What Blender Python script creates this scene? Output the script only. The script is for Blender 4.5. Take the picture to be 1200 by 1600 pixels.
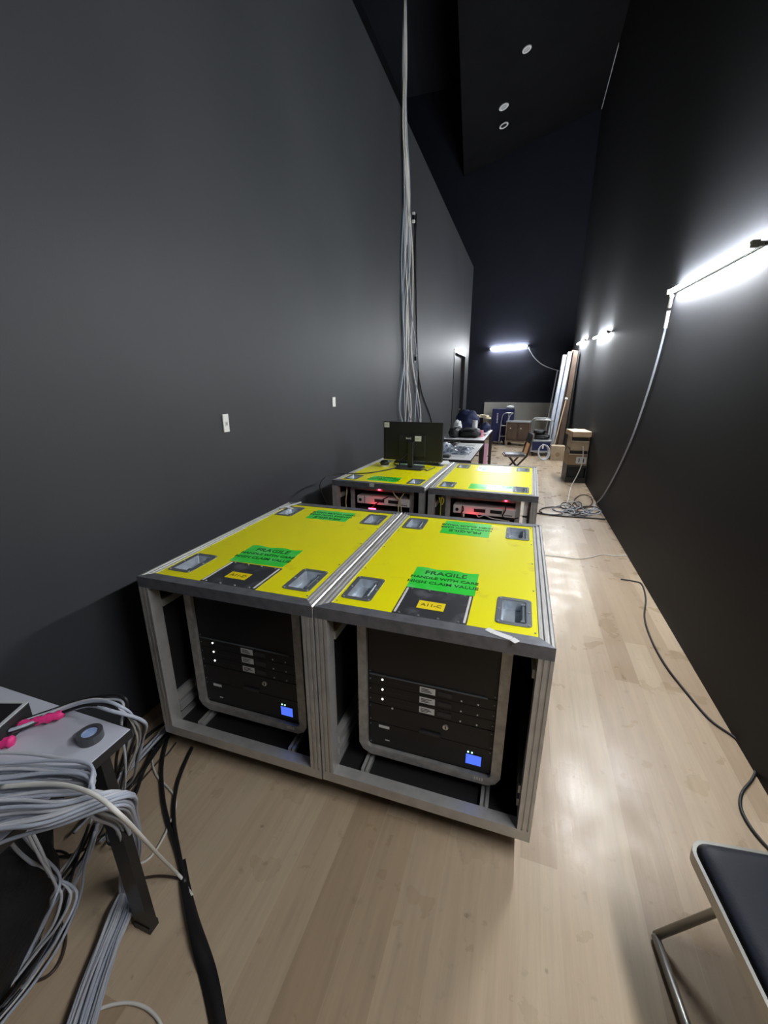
import bpy, bmesh, math, random
from mathutils import Vector, Matrix
random.seed(7)
R = math.radians
scene = bpy.context.scene
for o in list(bpy.data.objects): bpy.data.objects.remove(o)
COL = scene.collection

# ------------------------------------------------------------------ camera, world, exposure
cam_d = bpy.data.cameras.new('camera'); cam = bpy.data.objects.new('camera', cam_d); COL.objects.link(cam)
cam_d.sensor_fit = 'VERTICAL'; cam_d.sensor_height = 36.0; cam_d.lens = 36.0 * 645.5 / 1600.0
cam_d.clip_start = 0.02; cam_d.clip_end = 100
cam.location = (0, 0, 1.60); cam.rotation_euler = (R(90 - 16.8), 0, R(18.5))
scene.camera = cam
world = bpy.data.worlds.new('world'); scene.world = world; world.use_nodes = True
world.node_tree.nodes['Background'].inputs[0].default_value = (0.5, 0.6, 0.8, 1)
world.node_tree.nodes['Background'].inputs[1].default_value = 0.006
scene.view_settings.view_transform = 'Standard'; scene.view_settings.look = 'None'
scene.view_settings.exposure = 0.0; scene.view_settings.gamma = 1.0
LAMP = 490.0            # radiance of the fluorescent tubes

# ------------------------------------------------------------------ helpers
def mat(name, col, rough=.5, metal=0., spec=.5, noise=None, bump=0., bscale=60., emit=None, estr=0., alpha=1., coat=0.):
    m = bpy.data.materials.new(name); m.use_nodes = True
    nt = m.node_tree; b = nt.nodes['Principled BSDF']
    b.inputs['Base Color'].default_value = (*col, 1); b.inputs['Roughness'].default_value = rough
    b.inputs['Metallic'].default_value = metal; b.inputs['Specular IOR Level'].default_value = spec
    if coat: b.inputs['Coat Weight'].default_value = coat; b.inputs['Coat Roughness'].default_value = .15
    if emit: b.inputs['Emission Color'].default_value = (*emit, 1); b.inputs['Emission Strength'].default_value = estr
    if alpha < 1: b.inputs['Alpha'].default_value = alpha
    tc = nt.nodes.new('ShaderNodeTexCoord')
    if noise:
        scale, col2, lo, hi = noise
        n = nt.nodes.new('ShaderNodeTexNoise'); n.inputs['Scale'].default_value = scale; n.inputs['Detail'].default_value = 5
        nt.links.new(tc.outputs['Object'], n.inputs['Vector'])
        r = nt.nodes.new('ShaderNodeMapRange'); r.inputs[1].default_value = lo; r.inputs[2].default_value = hi
        nt.links.new(n.outputs[0], r.inputs[0])
        mx = nt.nodes.new('ShaderNodeMix'); mx.data_type = 'RGBA'
        mx.inputs[6].default_value = (*col, 1); mx.inputs[7].default_value = (*col2, 1)
        nt.links.new(r.outputs[0], mx.inputs[0]); nt.links.new(mx.outputs[2], b.inputs['Base Color'])
    if bump:
        n2 = nt.nodes.new('ShaderNodeTexNoise'); n2.inputs['Scale'].default_value = bscale; n2.inputs['Detail'].default_value = 3
        nt.links.new(tc.outputs['Object'], n2.inputs['Vector'])
        bp = nt.nodes.new('ShaderNodeBump'); bp.inputs['Strength'].default_value = bump; bp.inputs['Distance'].default_value = .01
        nt.links.new(n2.outputs[0], bp.inputs['Height']); nt.links.new(bp.outputs[0], b.inputs['Normal'])
    return m

def floor_mat():
    m = bpy.data.materials.new('maple_boards'); m.use_nodes = True
    nt = m.node_tree; N = nt.nodes; L = nt.links; b = N['Principled BSDF']
    tc = N.new('ShaderNodeTexCoord'); mp = N.new('ShaderNodeMapping'); mp.inputs['Rotation'].default_value = (0, 0, R(90))
    L.new(tc.outputs['Object'], mp.inputs[0])
    br = N.new('ShaderNodeTexBrick'); br.offset = .37; br.offset_frequency = 2
    br.inputs['Scale'].default_value = 1; br.inputs['Brick Width'].default_value = 1.15; br.inputs['Row Height'].default_value = .125
    br.inputs['Mortar Size'].default_value = .0006; br.inputs['Mortar Smooth'].default_value = .3
    br.inputs['Color1'].default_value = (0, 0, 0, 1); br.inputs['Color2'].default_value = (1, 1, 1, 1); br.inputs['Mortar'].default_value = (.35, .35, .35, 1)
    br.inputs['Bias'].default_value = -.1
    L.new(mp.outputs[0], br.inputs['Vector'])
    cr = N.new('ShaderNodeValToRGB'); e = cr.color_ramp.elements
    e[0].position = 0; e[0].color = (.55, .435, .30, 1); e[1].position = 1; e[1].color = (.37, .262, .165, 1)
    x = e.new(.42); x.color = (.52, .40, .275, 1)
    L.new(br.outputs['Color'], cr.inputs[0])
    mp2 = N.new('ShaderNodeMapping'); mp2.inputs['Scale'].default_value = (38, 2.2, 1); L.new(tc.outputs['Object'], mp2.inputs[0])
    n = N.new('ShaderNodeTexNoise'); n.inputs['Scale'].default_value = 1; n.inputs['Detail'].default_value = 7; n.inputs['Roughness'].default_value = .65
    L.new(mp2.outputs[0], n.inputs['Vector'])
    r = N.new('ShaderNodeMapRange'); r.inputs[1].default_value = .35; r.inputs[2].default_value = .75; r.inputs[3].default_value = 1.06; r.inputs[4].default_value = .86
    L.new(n.outputs[0], r.inputs[0])
    mx = N.new('ShaderNodeMix'); mx.data_type = 'RGBA'; mx.blend_type = 'MULTIPLY'; mx.inputs[0].default_value = 1
    L.new(cr.outputs[0], mx.inputs[6]); L.new(r.outputs[0], mx.inputs[7])
    # scuffs and spots of dirt
    n3 = N.new('ShaderNodeTexNoise'); n3.inputs['Scale'].default_value = 17; n3.inputs['Detail'].default_value = 4
    L.new(tc.outputs['Object'], n3.inputs['Vector'])
    r3 = N.new('ShaderNodeMapRange'); r3.inputs[1].default_value = .64; r3.inputs[2].default_value = .76; r3.inputs[4].default_value = .3
    L.new(n3.outputs[0], r3.inputs[0])
    mx2 = N.new('ShaderNodeMix'); mx2.data_type = 'RGBA'; L.new(r3.outputs[0], mx2.inputs[0]); L.new(mx.outputs[2], mx2.inputs[6])
    mx2.inputs[7].default_value = (.17, .11, .06, 1)
    vo = N.new('ShaderNodeTexVoronoi'); vo.voronoi_dimensions = '2D'; vo.inputs['Scale'].default_value = 2.7; L.new(tc.outputs['Object'], vo.inputs['Vector'])
    nv = N.new('ShaderNodeTexNoise'); nv.inputs['Scale'].default_value = 60; L.new(tc.outputs['Object'], nv.inputs['Vector'])
    ad = N.new('ShaderNodeMath'); ad.operation = 'MULTIPLY_ADD'; L.new(nv.outputs[0], ad.inputs[0]); ad.inputs[1].default_value = .085; L.new(vo.outputs['Distance'], ad.inputs[2])
    rv = N.new('ShaderNodeMapRange'); rv.inputs[1].default_value = .062; rv.inputs[2].default_value = .046; rv.inputs[4].default_value = .6; L.new(ad.outputs[0], rv.inputs[0])
    mx3 = N.new('ShaderNodeMix'); mx3.data_type = 'RGBA'; sc_ = N.new('ShaderNodeSeparateColor'); L.new(vo.outputs['Color'], sc_.inputs[0]); g_ = N.new('ShaderNodeMath'); g_.operation = 'MULTIPLY'; L.new(rv.outputs[0], g_.inputs[0]); L.new(sc_.outputs[0], g_.inputs[1]); L.new(g_.outputs[0], mx3.inputs[0]); L.new(mx2.outputs[2], mx3.inputs[6]); mx3.inputs[7].default_value = (.10, .062, .035, 1)
    L.new(mx3.outputs[2], b.inputs['Base Color'])
    n4 = N.new('ShaderNodeTexNoise'); n4.inputs['Scale'].default_value = 5; n4.inputs['Detail'].default_value = 8; L.new(tc.outputs['Object'], n4.inputs['Vector'])
    r4 = N.new('ShaderNodeMapRange'); r4.inputs[1].default_value = .3; r4.inputs[2].default_value = .7; r4.inputs[3].default_value = .22; r4.inputs[4].default_value = .46
    L.new(n4.outputs[0], r4.inputs[0]); L.new(r4.outputs[0], b.inputs['Roughness'])
    bp = N.new('ShaderNodeBump'); bp.inputs['Strength'].default_value = .12; bp.inputs['Distance'].default_value = .01; L.new(n.outputs[0], bp.inputs['Height']); L.new(bp.outputs[0], b.inputs['Normal'])
    return m

M = {}
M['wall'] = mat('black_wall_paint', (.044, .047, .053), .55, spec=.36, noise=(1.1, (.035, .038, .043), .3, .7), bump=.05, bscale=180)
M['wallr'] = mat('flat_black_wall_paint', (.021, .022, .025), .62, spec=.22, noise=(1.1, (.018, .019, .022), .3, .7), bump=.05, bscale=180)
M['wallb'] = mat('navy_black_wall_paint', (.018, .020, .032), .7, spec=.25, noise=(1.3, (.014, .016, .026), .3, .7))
M['dark'] = mat('matt_black_upper_wall', (.018, .019, .024), .9, spec=.1)
M['ceil'] = mat('dark_grey_ceiling', (.0065, .0068, .0075), .9, spec=.1, noise=(1.6, (.005, .0052, .006), .45, .6))
M['floor'] = floor_mat()
M['door'] = mat('grey_door_paint', (.03, .031, .035), .4)
M['door_frame'] = mat('black_door_frame', (.008, .008, .009), .4)
M['alu'] = mat('brushed_aluminium', (.60, .59, .57), .38, .5, noise=(16, (.50, .49, .475), .4, .7), bump=.05, bscale=120)
M['alu_dark'] = mat('worn_grey_aluminium', (.25, .255, .28), .45, .6, noise=(24, (.19, .195, .215), .4, .65), bump=.06, bscale=90)
M['rackmetal'] = mat('scuffed_rack_metal', (.52, .51, .49), .42, .5, noise=(28, (.38, .37, .36), .4, .65), bump=.1, bscale=70)
M['yellow'] = mat('yellow_lid_laminate', (.94, .87, .0), .34, spec=.45, noise=(9, (.78, .66, .01), .62, .76))
M['blackpanel'] = mat('black_case_panel', (.012, .012, .013), .55)
M['plate'] = mat('scratched_black_plate', (.028, .029, .034), .42, spec=.6, noise=(16, (.13, .13, .15), .52, .78))
M['screw'] = mat('bright_screws', (.8, .8, .8), .3, .9)
M['zinc'] = mat('zinc_dish', (.58, .64, .70), .33, .6, noise=(25, (.42, .47, .53), .4, .7))
M['zincdark'] = mat('dark_zinc_flange', (.24, .265, .29), .38, .65)
M['green'] = mat('green_tape', (.03, .72, .05), .28, spec=.6, noise=(14, (.12, .80, .16), .45, .7))
M['greenpale'] = mat('worn_glare_green_tape', (.66, .84, .66), .25, spec=.7, noise=(13, (.15, .68, .22), .52, .66))  # pale tone holds both wear and painted lamp glare
M['greeninkm'] = mat('dark_green_print', (.008, .10, .015), .4)
M['ink'] = mat('black_ink', (.01, .01, .01), .6)
M['ylabel'] = mat('yellow_sticker', (.92, .72, .0), .5)
M['yink'] = mat('brown_handwriting', (.20, .13, .0), .6)
M['rack_black'] = mat('satin_black_faceplate', (.010, .010, .011), .42)
M['rubber'] = mat('black_rubber', (.012, .012, .012), .6)
M['sticker'] = mat('white_sticker', (.86, .86, .84), .5)
M['stickergrey'] = mat('greyed_white_sticker', (.66, .67, .66), .5)
M['led'] = mat('white_led', (.9, .9, .9), .4, emit=(1, 1, .95), estr=2.2)
M['ledgreen'] = mat('green_led', (.4, 1, .6), .4, emit=(.5, 1, .7), estr=1.6)
M['blue_lcd'] = mat('blue_lcd_screen', (.02, .05, .4), .3, emit=(.085, .18, 1.0), estr=1.0)
M['ledred'] = mat('red_led', (1, .05, .1), .4, emit=(1, .02, .05), estr=30)
M['pinkglow'] = mat('added_pink_glow', (1, .3, .8), .4, emit=(1, .12, .62), estr=24)  # emission for the added glow behind the rear right case
M['offwhite'] = mat('white_device_paint', (.72, .70, .68), .45)
M['slot'] = mat('dark_slot', (.01, .008, .01), .5)
M['tube'] = mat('lit_tube', (1, 1, 1), .4, emit=(.93, .965, 1.0), estr=LAMP)
M['tube_dim'] = mat('dimmer_lit_tube', (1, 1, 1), .4, emit=(.96, .975, 1.0), estr=LAMP * .60)
M['fixture'] = mat('white_fixture', (.55, .56, .57), .5)
M['plastic_black'] = mat('black_plastic', (.018, .018, .019), .42, noise=(3, (.026, .027, .026), .4, .7))
M['grey_cable'] = mat('grey_blue_cable', (.42, .455, .53), .45)
M['grey_cable2'] = mat('light_grey_cable', (.52, .535, .57), .45)
M['white_cable'] = mat('off_white_cable', (.74, .72, .67), .5)
M['dark_cable'] = mat('black_cable', (.012, .012, .013), .45)
M['brown_cable'] = mat('dark_brown_cable', (.06, .04, .03), .5)
M['cream_cable'] = mat('cream_cable', (.62, .55, .30), .5)
M['olive_cable'] = mat('yellow_green_cable', (.42, .42, .03), .5)
M['table_grey'] = mat('grey_laminate', (.58, .60, .68), .5)
M['table_edge'] = mat('black_table_edge', (.02, .02, .021), .45)
M['table_steel'] = mat('black_table_steel', (.012, .012, .012), .45)
M['white_top'] = mat('white_laminate', (.93, .93, .94), .3)
M['bright_frame'] = mat('pale_grey_bezel', (.6, .62, .63), .35)
M['pink'] = mat('hot_pink_tape', (.95, .05, .28), .5, noise=(60, (.75, .03, .2), .4, .7))
M['pinkpale'] = mat('pink_paper_roll', (.85, .30, .42), .6)
M['pinksheet'] = mat('pale_pink_plastic', (.88, .50, .72), .45)
M['tapecore'] = mat('pale_blue_core', (.30, .42, .72), .4, noise=(60, (.48, .56, .75), .4, .7))
M['taperoll'] = mat('dark_grey_tape', (.06, .063, .07), .38)
M['vinyl'] = mat('navy_black_vinyl', (.007, .009, .016), .5, spec=.28, bump=.05, bscale=200)
M['chrome'] = mat('dull_chrome', (.40, .39, .36), .36, .85)
M['brownsteel'] = mat('dark_brown_steel', (.05, .04, .034), .4, .3)
M['chair_grey'] = mat('grey_vinyl', (.09, .095, .10), .3)
M['brownboard'] = mat('brown_board', (.115, .075, .05), .6, noise=(4, (.08, .052, .036), .4, .65))
M['kraft'] = mat('kraft_cardboard', (.46, .36, .24), .75, noise=(7, (.38, .295, .195), .4, .7))
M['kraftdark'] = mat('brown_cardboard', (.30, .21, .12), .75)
M['woodpale'] = mat('pale_wood', (.60, .44, .28), .6)
M['crate'] = mat('dark_plastic_crate', (.022, .021, .020), .5)
M['navy'] = mat('navy_fabric', (.010, .014, .085), .6)
M['navycloth'] = mat('dark_navy_cloth', (.006, .011, .055), .75, bump=.3, bscale=25)
M['greylid'] = mat('grey_lid', (.34, .36, .38), .5)
M['trunk'] = mat('brown_trunk_paint', (.085, .050, .032), .55, noise=(6, (.055, .032, .022), .4, .6))
M['trunkframe'] = mat('dull_tan_frame', (.22, .16, .11), .6)
M['bagblack'] = mat('black_nylon', (.007, .007, .008), .55, bump=.4, bscale=40)
M['wrap'] = mat('crumpled_clear_plastic', (.42, .47, .54), .18, spec=.8, noise=(14, (.09, .12, .17), .42, .6), bump=.8, bscale=25)
M['silver_board'] = mat('pale_blue_board', (.62, .68, .78), .4, noise=(5, (.46, .52, .62), .4, .65))
M['wallboard'] = mat('pale_grey_board', (.50, .50, .45), .7, noise=(2, (.43, .43, .39), .4, .65))
M['paperwhite'] = mat('white_paper', (.80, .80, .79), .6)
M['creampaper'] = mat('cream_paper', (.72, .64, .46), .6)
M['tan'] = mat('tan_paper_bag', (.50, .26, .12), .7)
M['galv'] = mat('galvanised_tube', (.52, .54, .55), .35, .8)
M['ghost'] = mat('grey_glove_plastic', (.48, .49, .5), .5)

def link(name, mesh, material=None, parent=None, smooth=False):
    o = bpy.data.objects.new(name, mesh); COL.objects.link(o)
    if material and not mesh.materials: mesh.materials.append(material)
    if smooth:
        for p in mesh.polygons: p.use_smooth = True
    if parent: o.parent = parent
    return o
def tag(o, label, cat, group=None, kind=None):
    o['label'] = label; o['category'] = cat
    if group: o['group'] = group
    if kind: o['kind'] = kind
    return o
def thing(name, label, cat, loc=(0, 0, 0), rotz=0., group=None):
    o = bpy.data.objects.new(name, None); COL.objects.link(o); o.empty_display_size = .05
    o.location = loc; o.rotation_euler = (0, 0, rotz)
    return tag(o, label, cat, group)
def struct(o):
    o['kind'] = 'structure'; return o

class MB:
    """collects shapes and links them as one mesh"""
    def __init__(s): s.b = bmesh.new()
    def poly(s, pts):
        try: return s.b.faces.new([s.b.verts.new(p) for p in pts])
        except ValueError: return None
    def box(s, x0, x1, y0, y1, z0, z1, mtx=None, bev=0.):
        t = bmesh.new(); bmesh.ops.create_cube(t, size=1)
        for v in t.verts: v.co = Vector(((x0 + x1) / 2 + v.co.x * (x1 - x0), (y0 + y1) / 2 + v.co.y * (y1 - y0), (z0 + z1) / 2 + v.co.z * (z1 - z0)))
        if bev: bmesh.ops.bevel(t, geom=t.edges[:], offset=bev, segments=2, affect='EDGES', profile=.5)
        if mtx:
            for v in t.verts: v.co = mtx @ v.co
        s._add(t); return s
    def _add(s, t):
        me = bpy.data.meshes.new('tmp'); t.to_mesh(me); t.free(); s.b.from_mesh(me); bpy.data.meshes.remove(me)
    def tube(s, pts, r, seg=8, cap=True):
        pts = [Vector(p) for p in pts]; n = len(pts); rings = []
        rr = r if isinstance(r, (list, tuple)) else [r] * n
        up = None
        for i in range(n):
            d = (pts[min(i + 1, n - 1)] - pts[max(i - 1, 0)])
            if d.length < 1e-9: d = Vector((0, 0, 1))
            d.normalize()
            if up is None:
                up = Vector((0, 0, 1)) if abs(d.z) < .9 else Vector((1, 0, 0))
            a = d.cross(up)
            if a.length < 1e-6: a = d.orthogonal()
            a.normalize(); up = a.cross(d).normalized()
            rings.append([s.b.verts.new(pts[i] + (a * math.cos(2 * math.pi * k / seg) + up * math.sin(2 * math.pi * k / seg)) * rr[i]) for k in range(seg)])
        for i in range(n - 1):
            for k in range(seg):
                s.b.faces.new((rings[i][k], rings[i][(k + 1) % seg], rings[i + 1][(k + 1) % seg], rings[i + 1][k]))
        if cap:
            s.b.faces.new(rings[0][::-1]); s.b.faces.new(rings[-1])
        return s
    def cyl(s, p0, p1, r, seg=20): return s.tube([p0, p1], r, seg)
    def ring(s, outer, inner, z0, z1):
        """flat ring between two loops of equal length"""
        n = len(outer); V = s.b.verts.new
        o0 = [V((x, y, z0)) for x, y in outer]; o1 = [V((x, y, z1)) for x, y in outer]
        i0 = [V((x, y, z0)) for x, y in inner]; i1 = [V((x, y, z1)) for x, y in inner]
        for k in range(n):
            j = (k + 1) % n
            for q in ((o0[k], o0[j], o1[j], o1[k]), (i1[k], i1[j], i0[j], i0[k]), (o1[k], o1[j], i1[j], i1[k]), (o0[j], o0[k], i0[k], i0[j])): s.b.faces.new(q)
        return s
    def prism(s, loop, z0, z1, taper=None):
        V = s.b.verts.new; top = taper or loop
        a = [V((x, y, z0)) for x, y in loop]; c = [V((x, y, z1)) for x, y in top]; n = len(a)
        for k in range(n): s.b.faces.new((a[k], a[(k + 1) % n], c[(k + 1) % n], c[k]))
        s.b.faces.new(a[::-1]); s.b.faces.new(c); return s
    def holes(s, xs, ys, z0, z1, holes):
        """slab with rectangular holes on a grid"""
        X = sorted(set([xs[0], xs[1]] + [h[0] for h in holes] + [h[1] for h in holes])); Y = sorted(set([ys[0], ys[1]] + [h[2] for h in holes] + [h[3] for h in holes]))
        def solid(i, j):
            if i < 0 or j < 0 or i >= len(X) - 1 or j >= len(Y) - 1: return False
            cx, cy = (X[i] + X[i + 1]) / 2, (Y[j] + Y[j + 1]) / 2
            return not any(h[0] < cx < h[1] and h[2] < cy < h[3] for h in holes)
        for i in range(len(X) - 1):
            for j in range(len(Y) - 1):
                if not solid(i, j): continue
                a, b, c, d = X[i], X[i + 1], Y[j], Y[j + 1]
                s.poly([(a, c, z1), (b, c, z1), (b, d, z1), (a, d, z1)]); s.poly([(a, d, z0), (b, d, z0), (b, c, z0), (a, c, z0)])
                if not solid(i - 1, j): s.poly([(a, d, z0), (a, c, z0), (a, c, z1), (a, d, z1)])
                if not solid(i + 1, j): s.poly([(b, c, z0), (b, d, z0), (b, d, z1), (b, c, z1)])
                if not solid(i, j - 1): s.poly([(a, c, z0), (b, c, z0), (b, c, z1), (a, c, z1)])
                if not solid(i, j + 1): s.poly([(b, d, z0), (a, d, z0), (a, d, z1), (b, d, z1)])
        return s
    def build(s, name, material, parent=None, smooth=False, weld=True):
        if weld: bmesh.ops.remove_doubles(s.b, verts=s.b.verts[:], dist=1e-5)
        bmesh.ops.recalc_face_normals(s.b, faces=s.b.faces[:])
        me = bpy.data.meshes.new(name); s.b.to_mesh(me); s.b.free()
        return link(name, me, material, parent, smooth)

def rrect(w, h, r, cx=0., cy=0., n=5):
    out = []
    for (sx, sy, a0) in ((1, 1, 0), (-1, 1, 90), (-1, -1, 180), (1, -1, 270)):
        for k in range(n + 1):
            a = R(a0 + 90 * k / n); out.append((cx + sx * (w / 2 - r) + r * math.cos(a), cy + sy * (h / 2 - r) + r * math.sin(a)))
    return out
def spline(pts, sub=6):
    P = [Vector(p) for p in pts]; P = [2 * P[0] - P[1]] + P + [2 * P[-1] - P[-2]]; out = []
    for i in range(1, len(P) - 2):
        for k in range(sub):
            t = k / sub; a, b, c, d = P[i - 1:i + 3]
            out.append(.5 * ((2 * b) + (c - a) * t + (2 * a - 5 * b + 4 * c - d) * t * t + (3 * b - a - 3 * c + d) * t ** 3))
    out.append(P[-2]); return out
def cable(name, pts, r, material, label=None, cat='cable', group=None, parent=None, sub=6, seg=8, floor=True):
    sp = spline(pts, sub)
    if floor:
        for p in sp: p.z = max(p.z, r)
    o = MB().tube(sp, r, seg).build(name, material, parent, True, weld=False)
    if label: tag(o, label, cat, group)
    return o
def text(name, string, size, material, parent, mtx, depth=.0004, align='CENTER', bold=0.):
    c = bpy.data.curves.new(name, 'FONT'); c.body = string; c.size = size; c.extrude = depth; c.align_x = align; c.align_y = 'CENTER'; c.offset = bold; c.resolution_u = 2
    t = bpy.data.objects.new('tmp', c); COL.objects.link(t)
    dg = bpy.context.evaluated_depsgraph_get(); dg.update()
    me = bpy.data.meshes.new_from_object(t.evaluated_get(dg)); bpy.data.objects.remove(t); bpy.data.curves.remove(c)
    me.transform(mtx); me.materials.clear(); me.name = name
    return link(name, me, material, parent)
def lump(sx, sy, sz, seed, e=.6, amp=.10, freq=5., seg=28, rings=16, flat=True):
    """soft bag shape with creases"""
    rnd = random.Random(seed); ph = [rnd.uniform(0, 6.28) for _ in range(9)]
    b = bmesh.new(); bmesh.ops.create_uvsphere(b, u_segments=seg, v_segments=rings, radius=1)
    sp = lambda v: math.copysign(abs(v) ** e, v)
    for v in b.verts:
        x, y, z = v.co
        n = 1 + amp * (math.sin(freq * x + ph[0] + 2 * math.sin(freq * .7 * z + ph[3])) * .5 + math.sin(freq * 1.7 * y + ph[1] + freq * z) * .35 + math.sin(freq * 2.9 * (x + y) + ph[2]) * .25)
        v.co = Vector((sp(x) * sx * n, sp(y) * sy * n, max((sp(z) * n + 1) * sz, 0) if flat else sp(z) * sz * n))
    s = MB(); s.b.free(); s.b = b; return s
def bar(p0, p1, w, t, side=Vector((0, 1, 0))):
    """rectangular bar from p0 to p1; width w along side, thickness t"""
    p0, p1 = Vector(p0), Vector(p1); d = (p1 - p0).normalized(); s_ = (side - d * side.dot(d)).normalized(); u = d.cross(s_)
    m = MB(); L = (p1 - p0).length
    m.box(-w / 2, w / 2, -t / 2, t / 2, 0, L, Matrix.Translation(p0) @ Matrix((s_, u, d)).transposed().to_4x4()); return m

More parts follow.
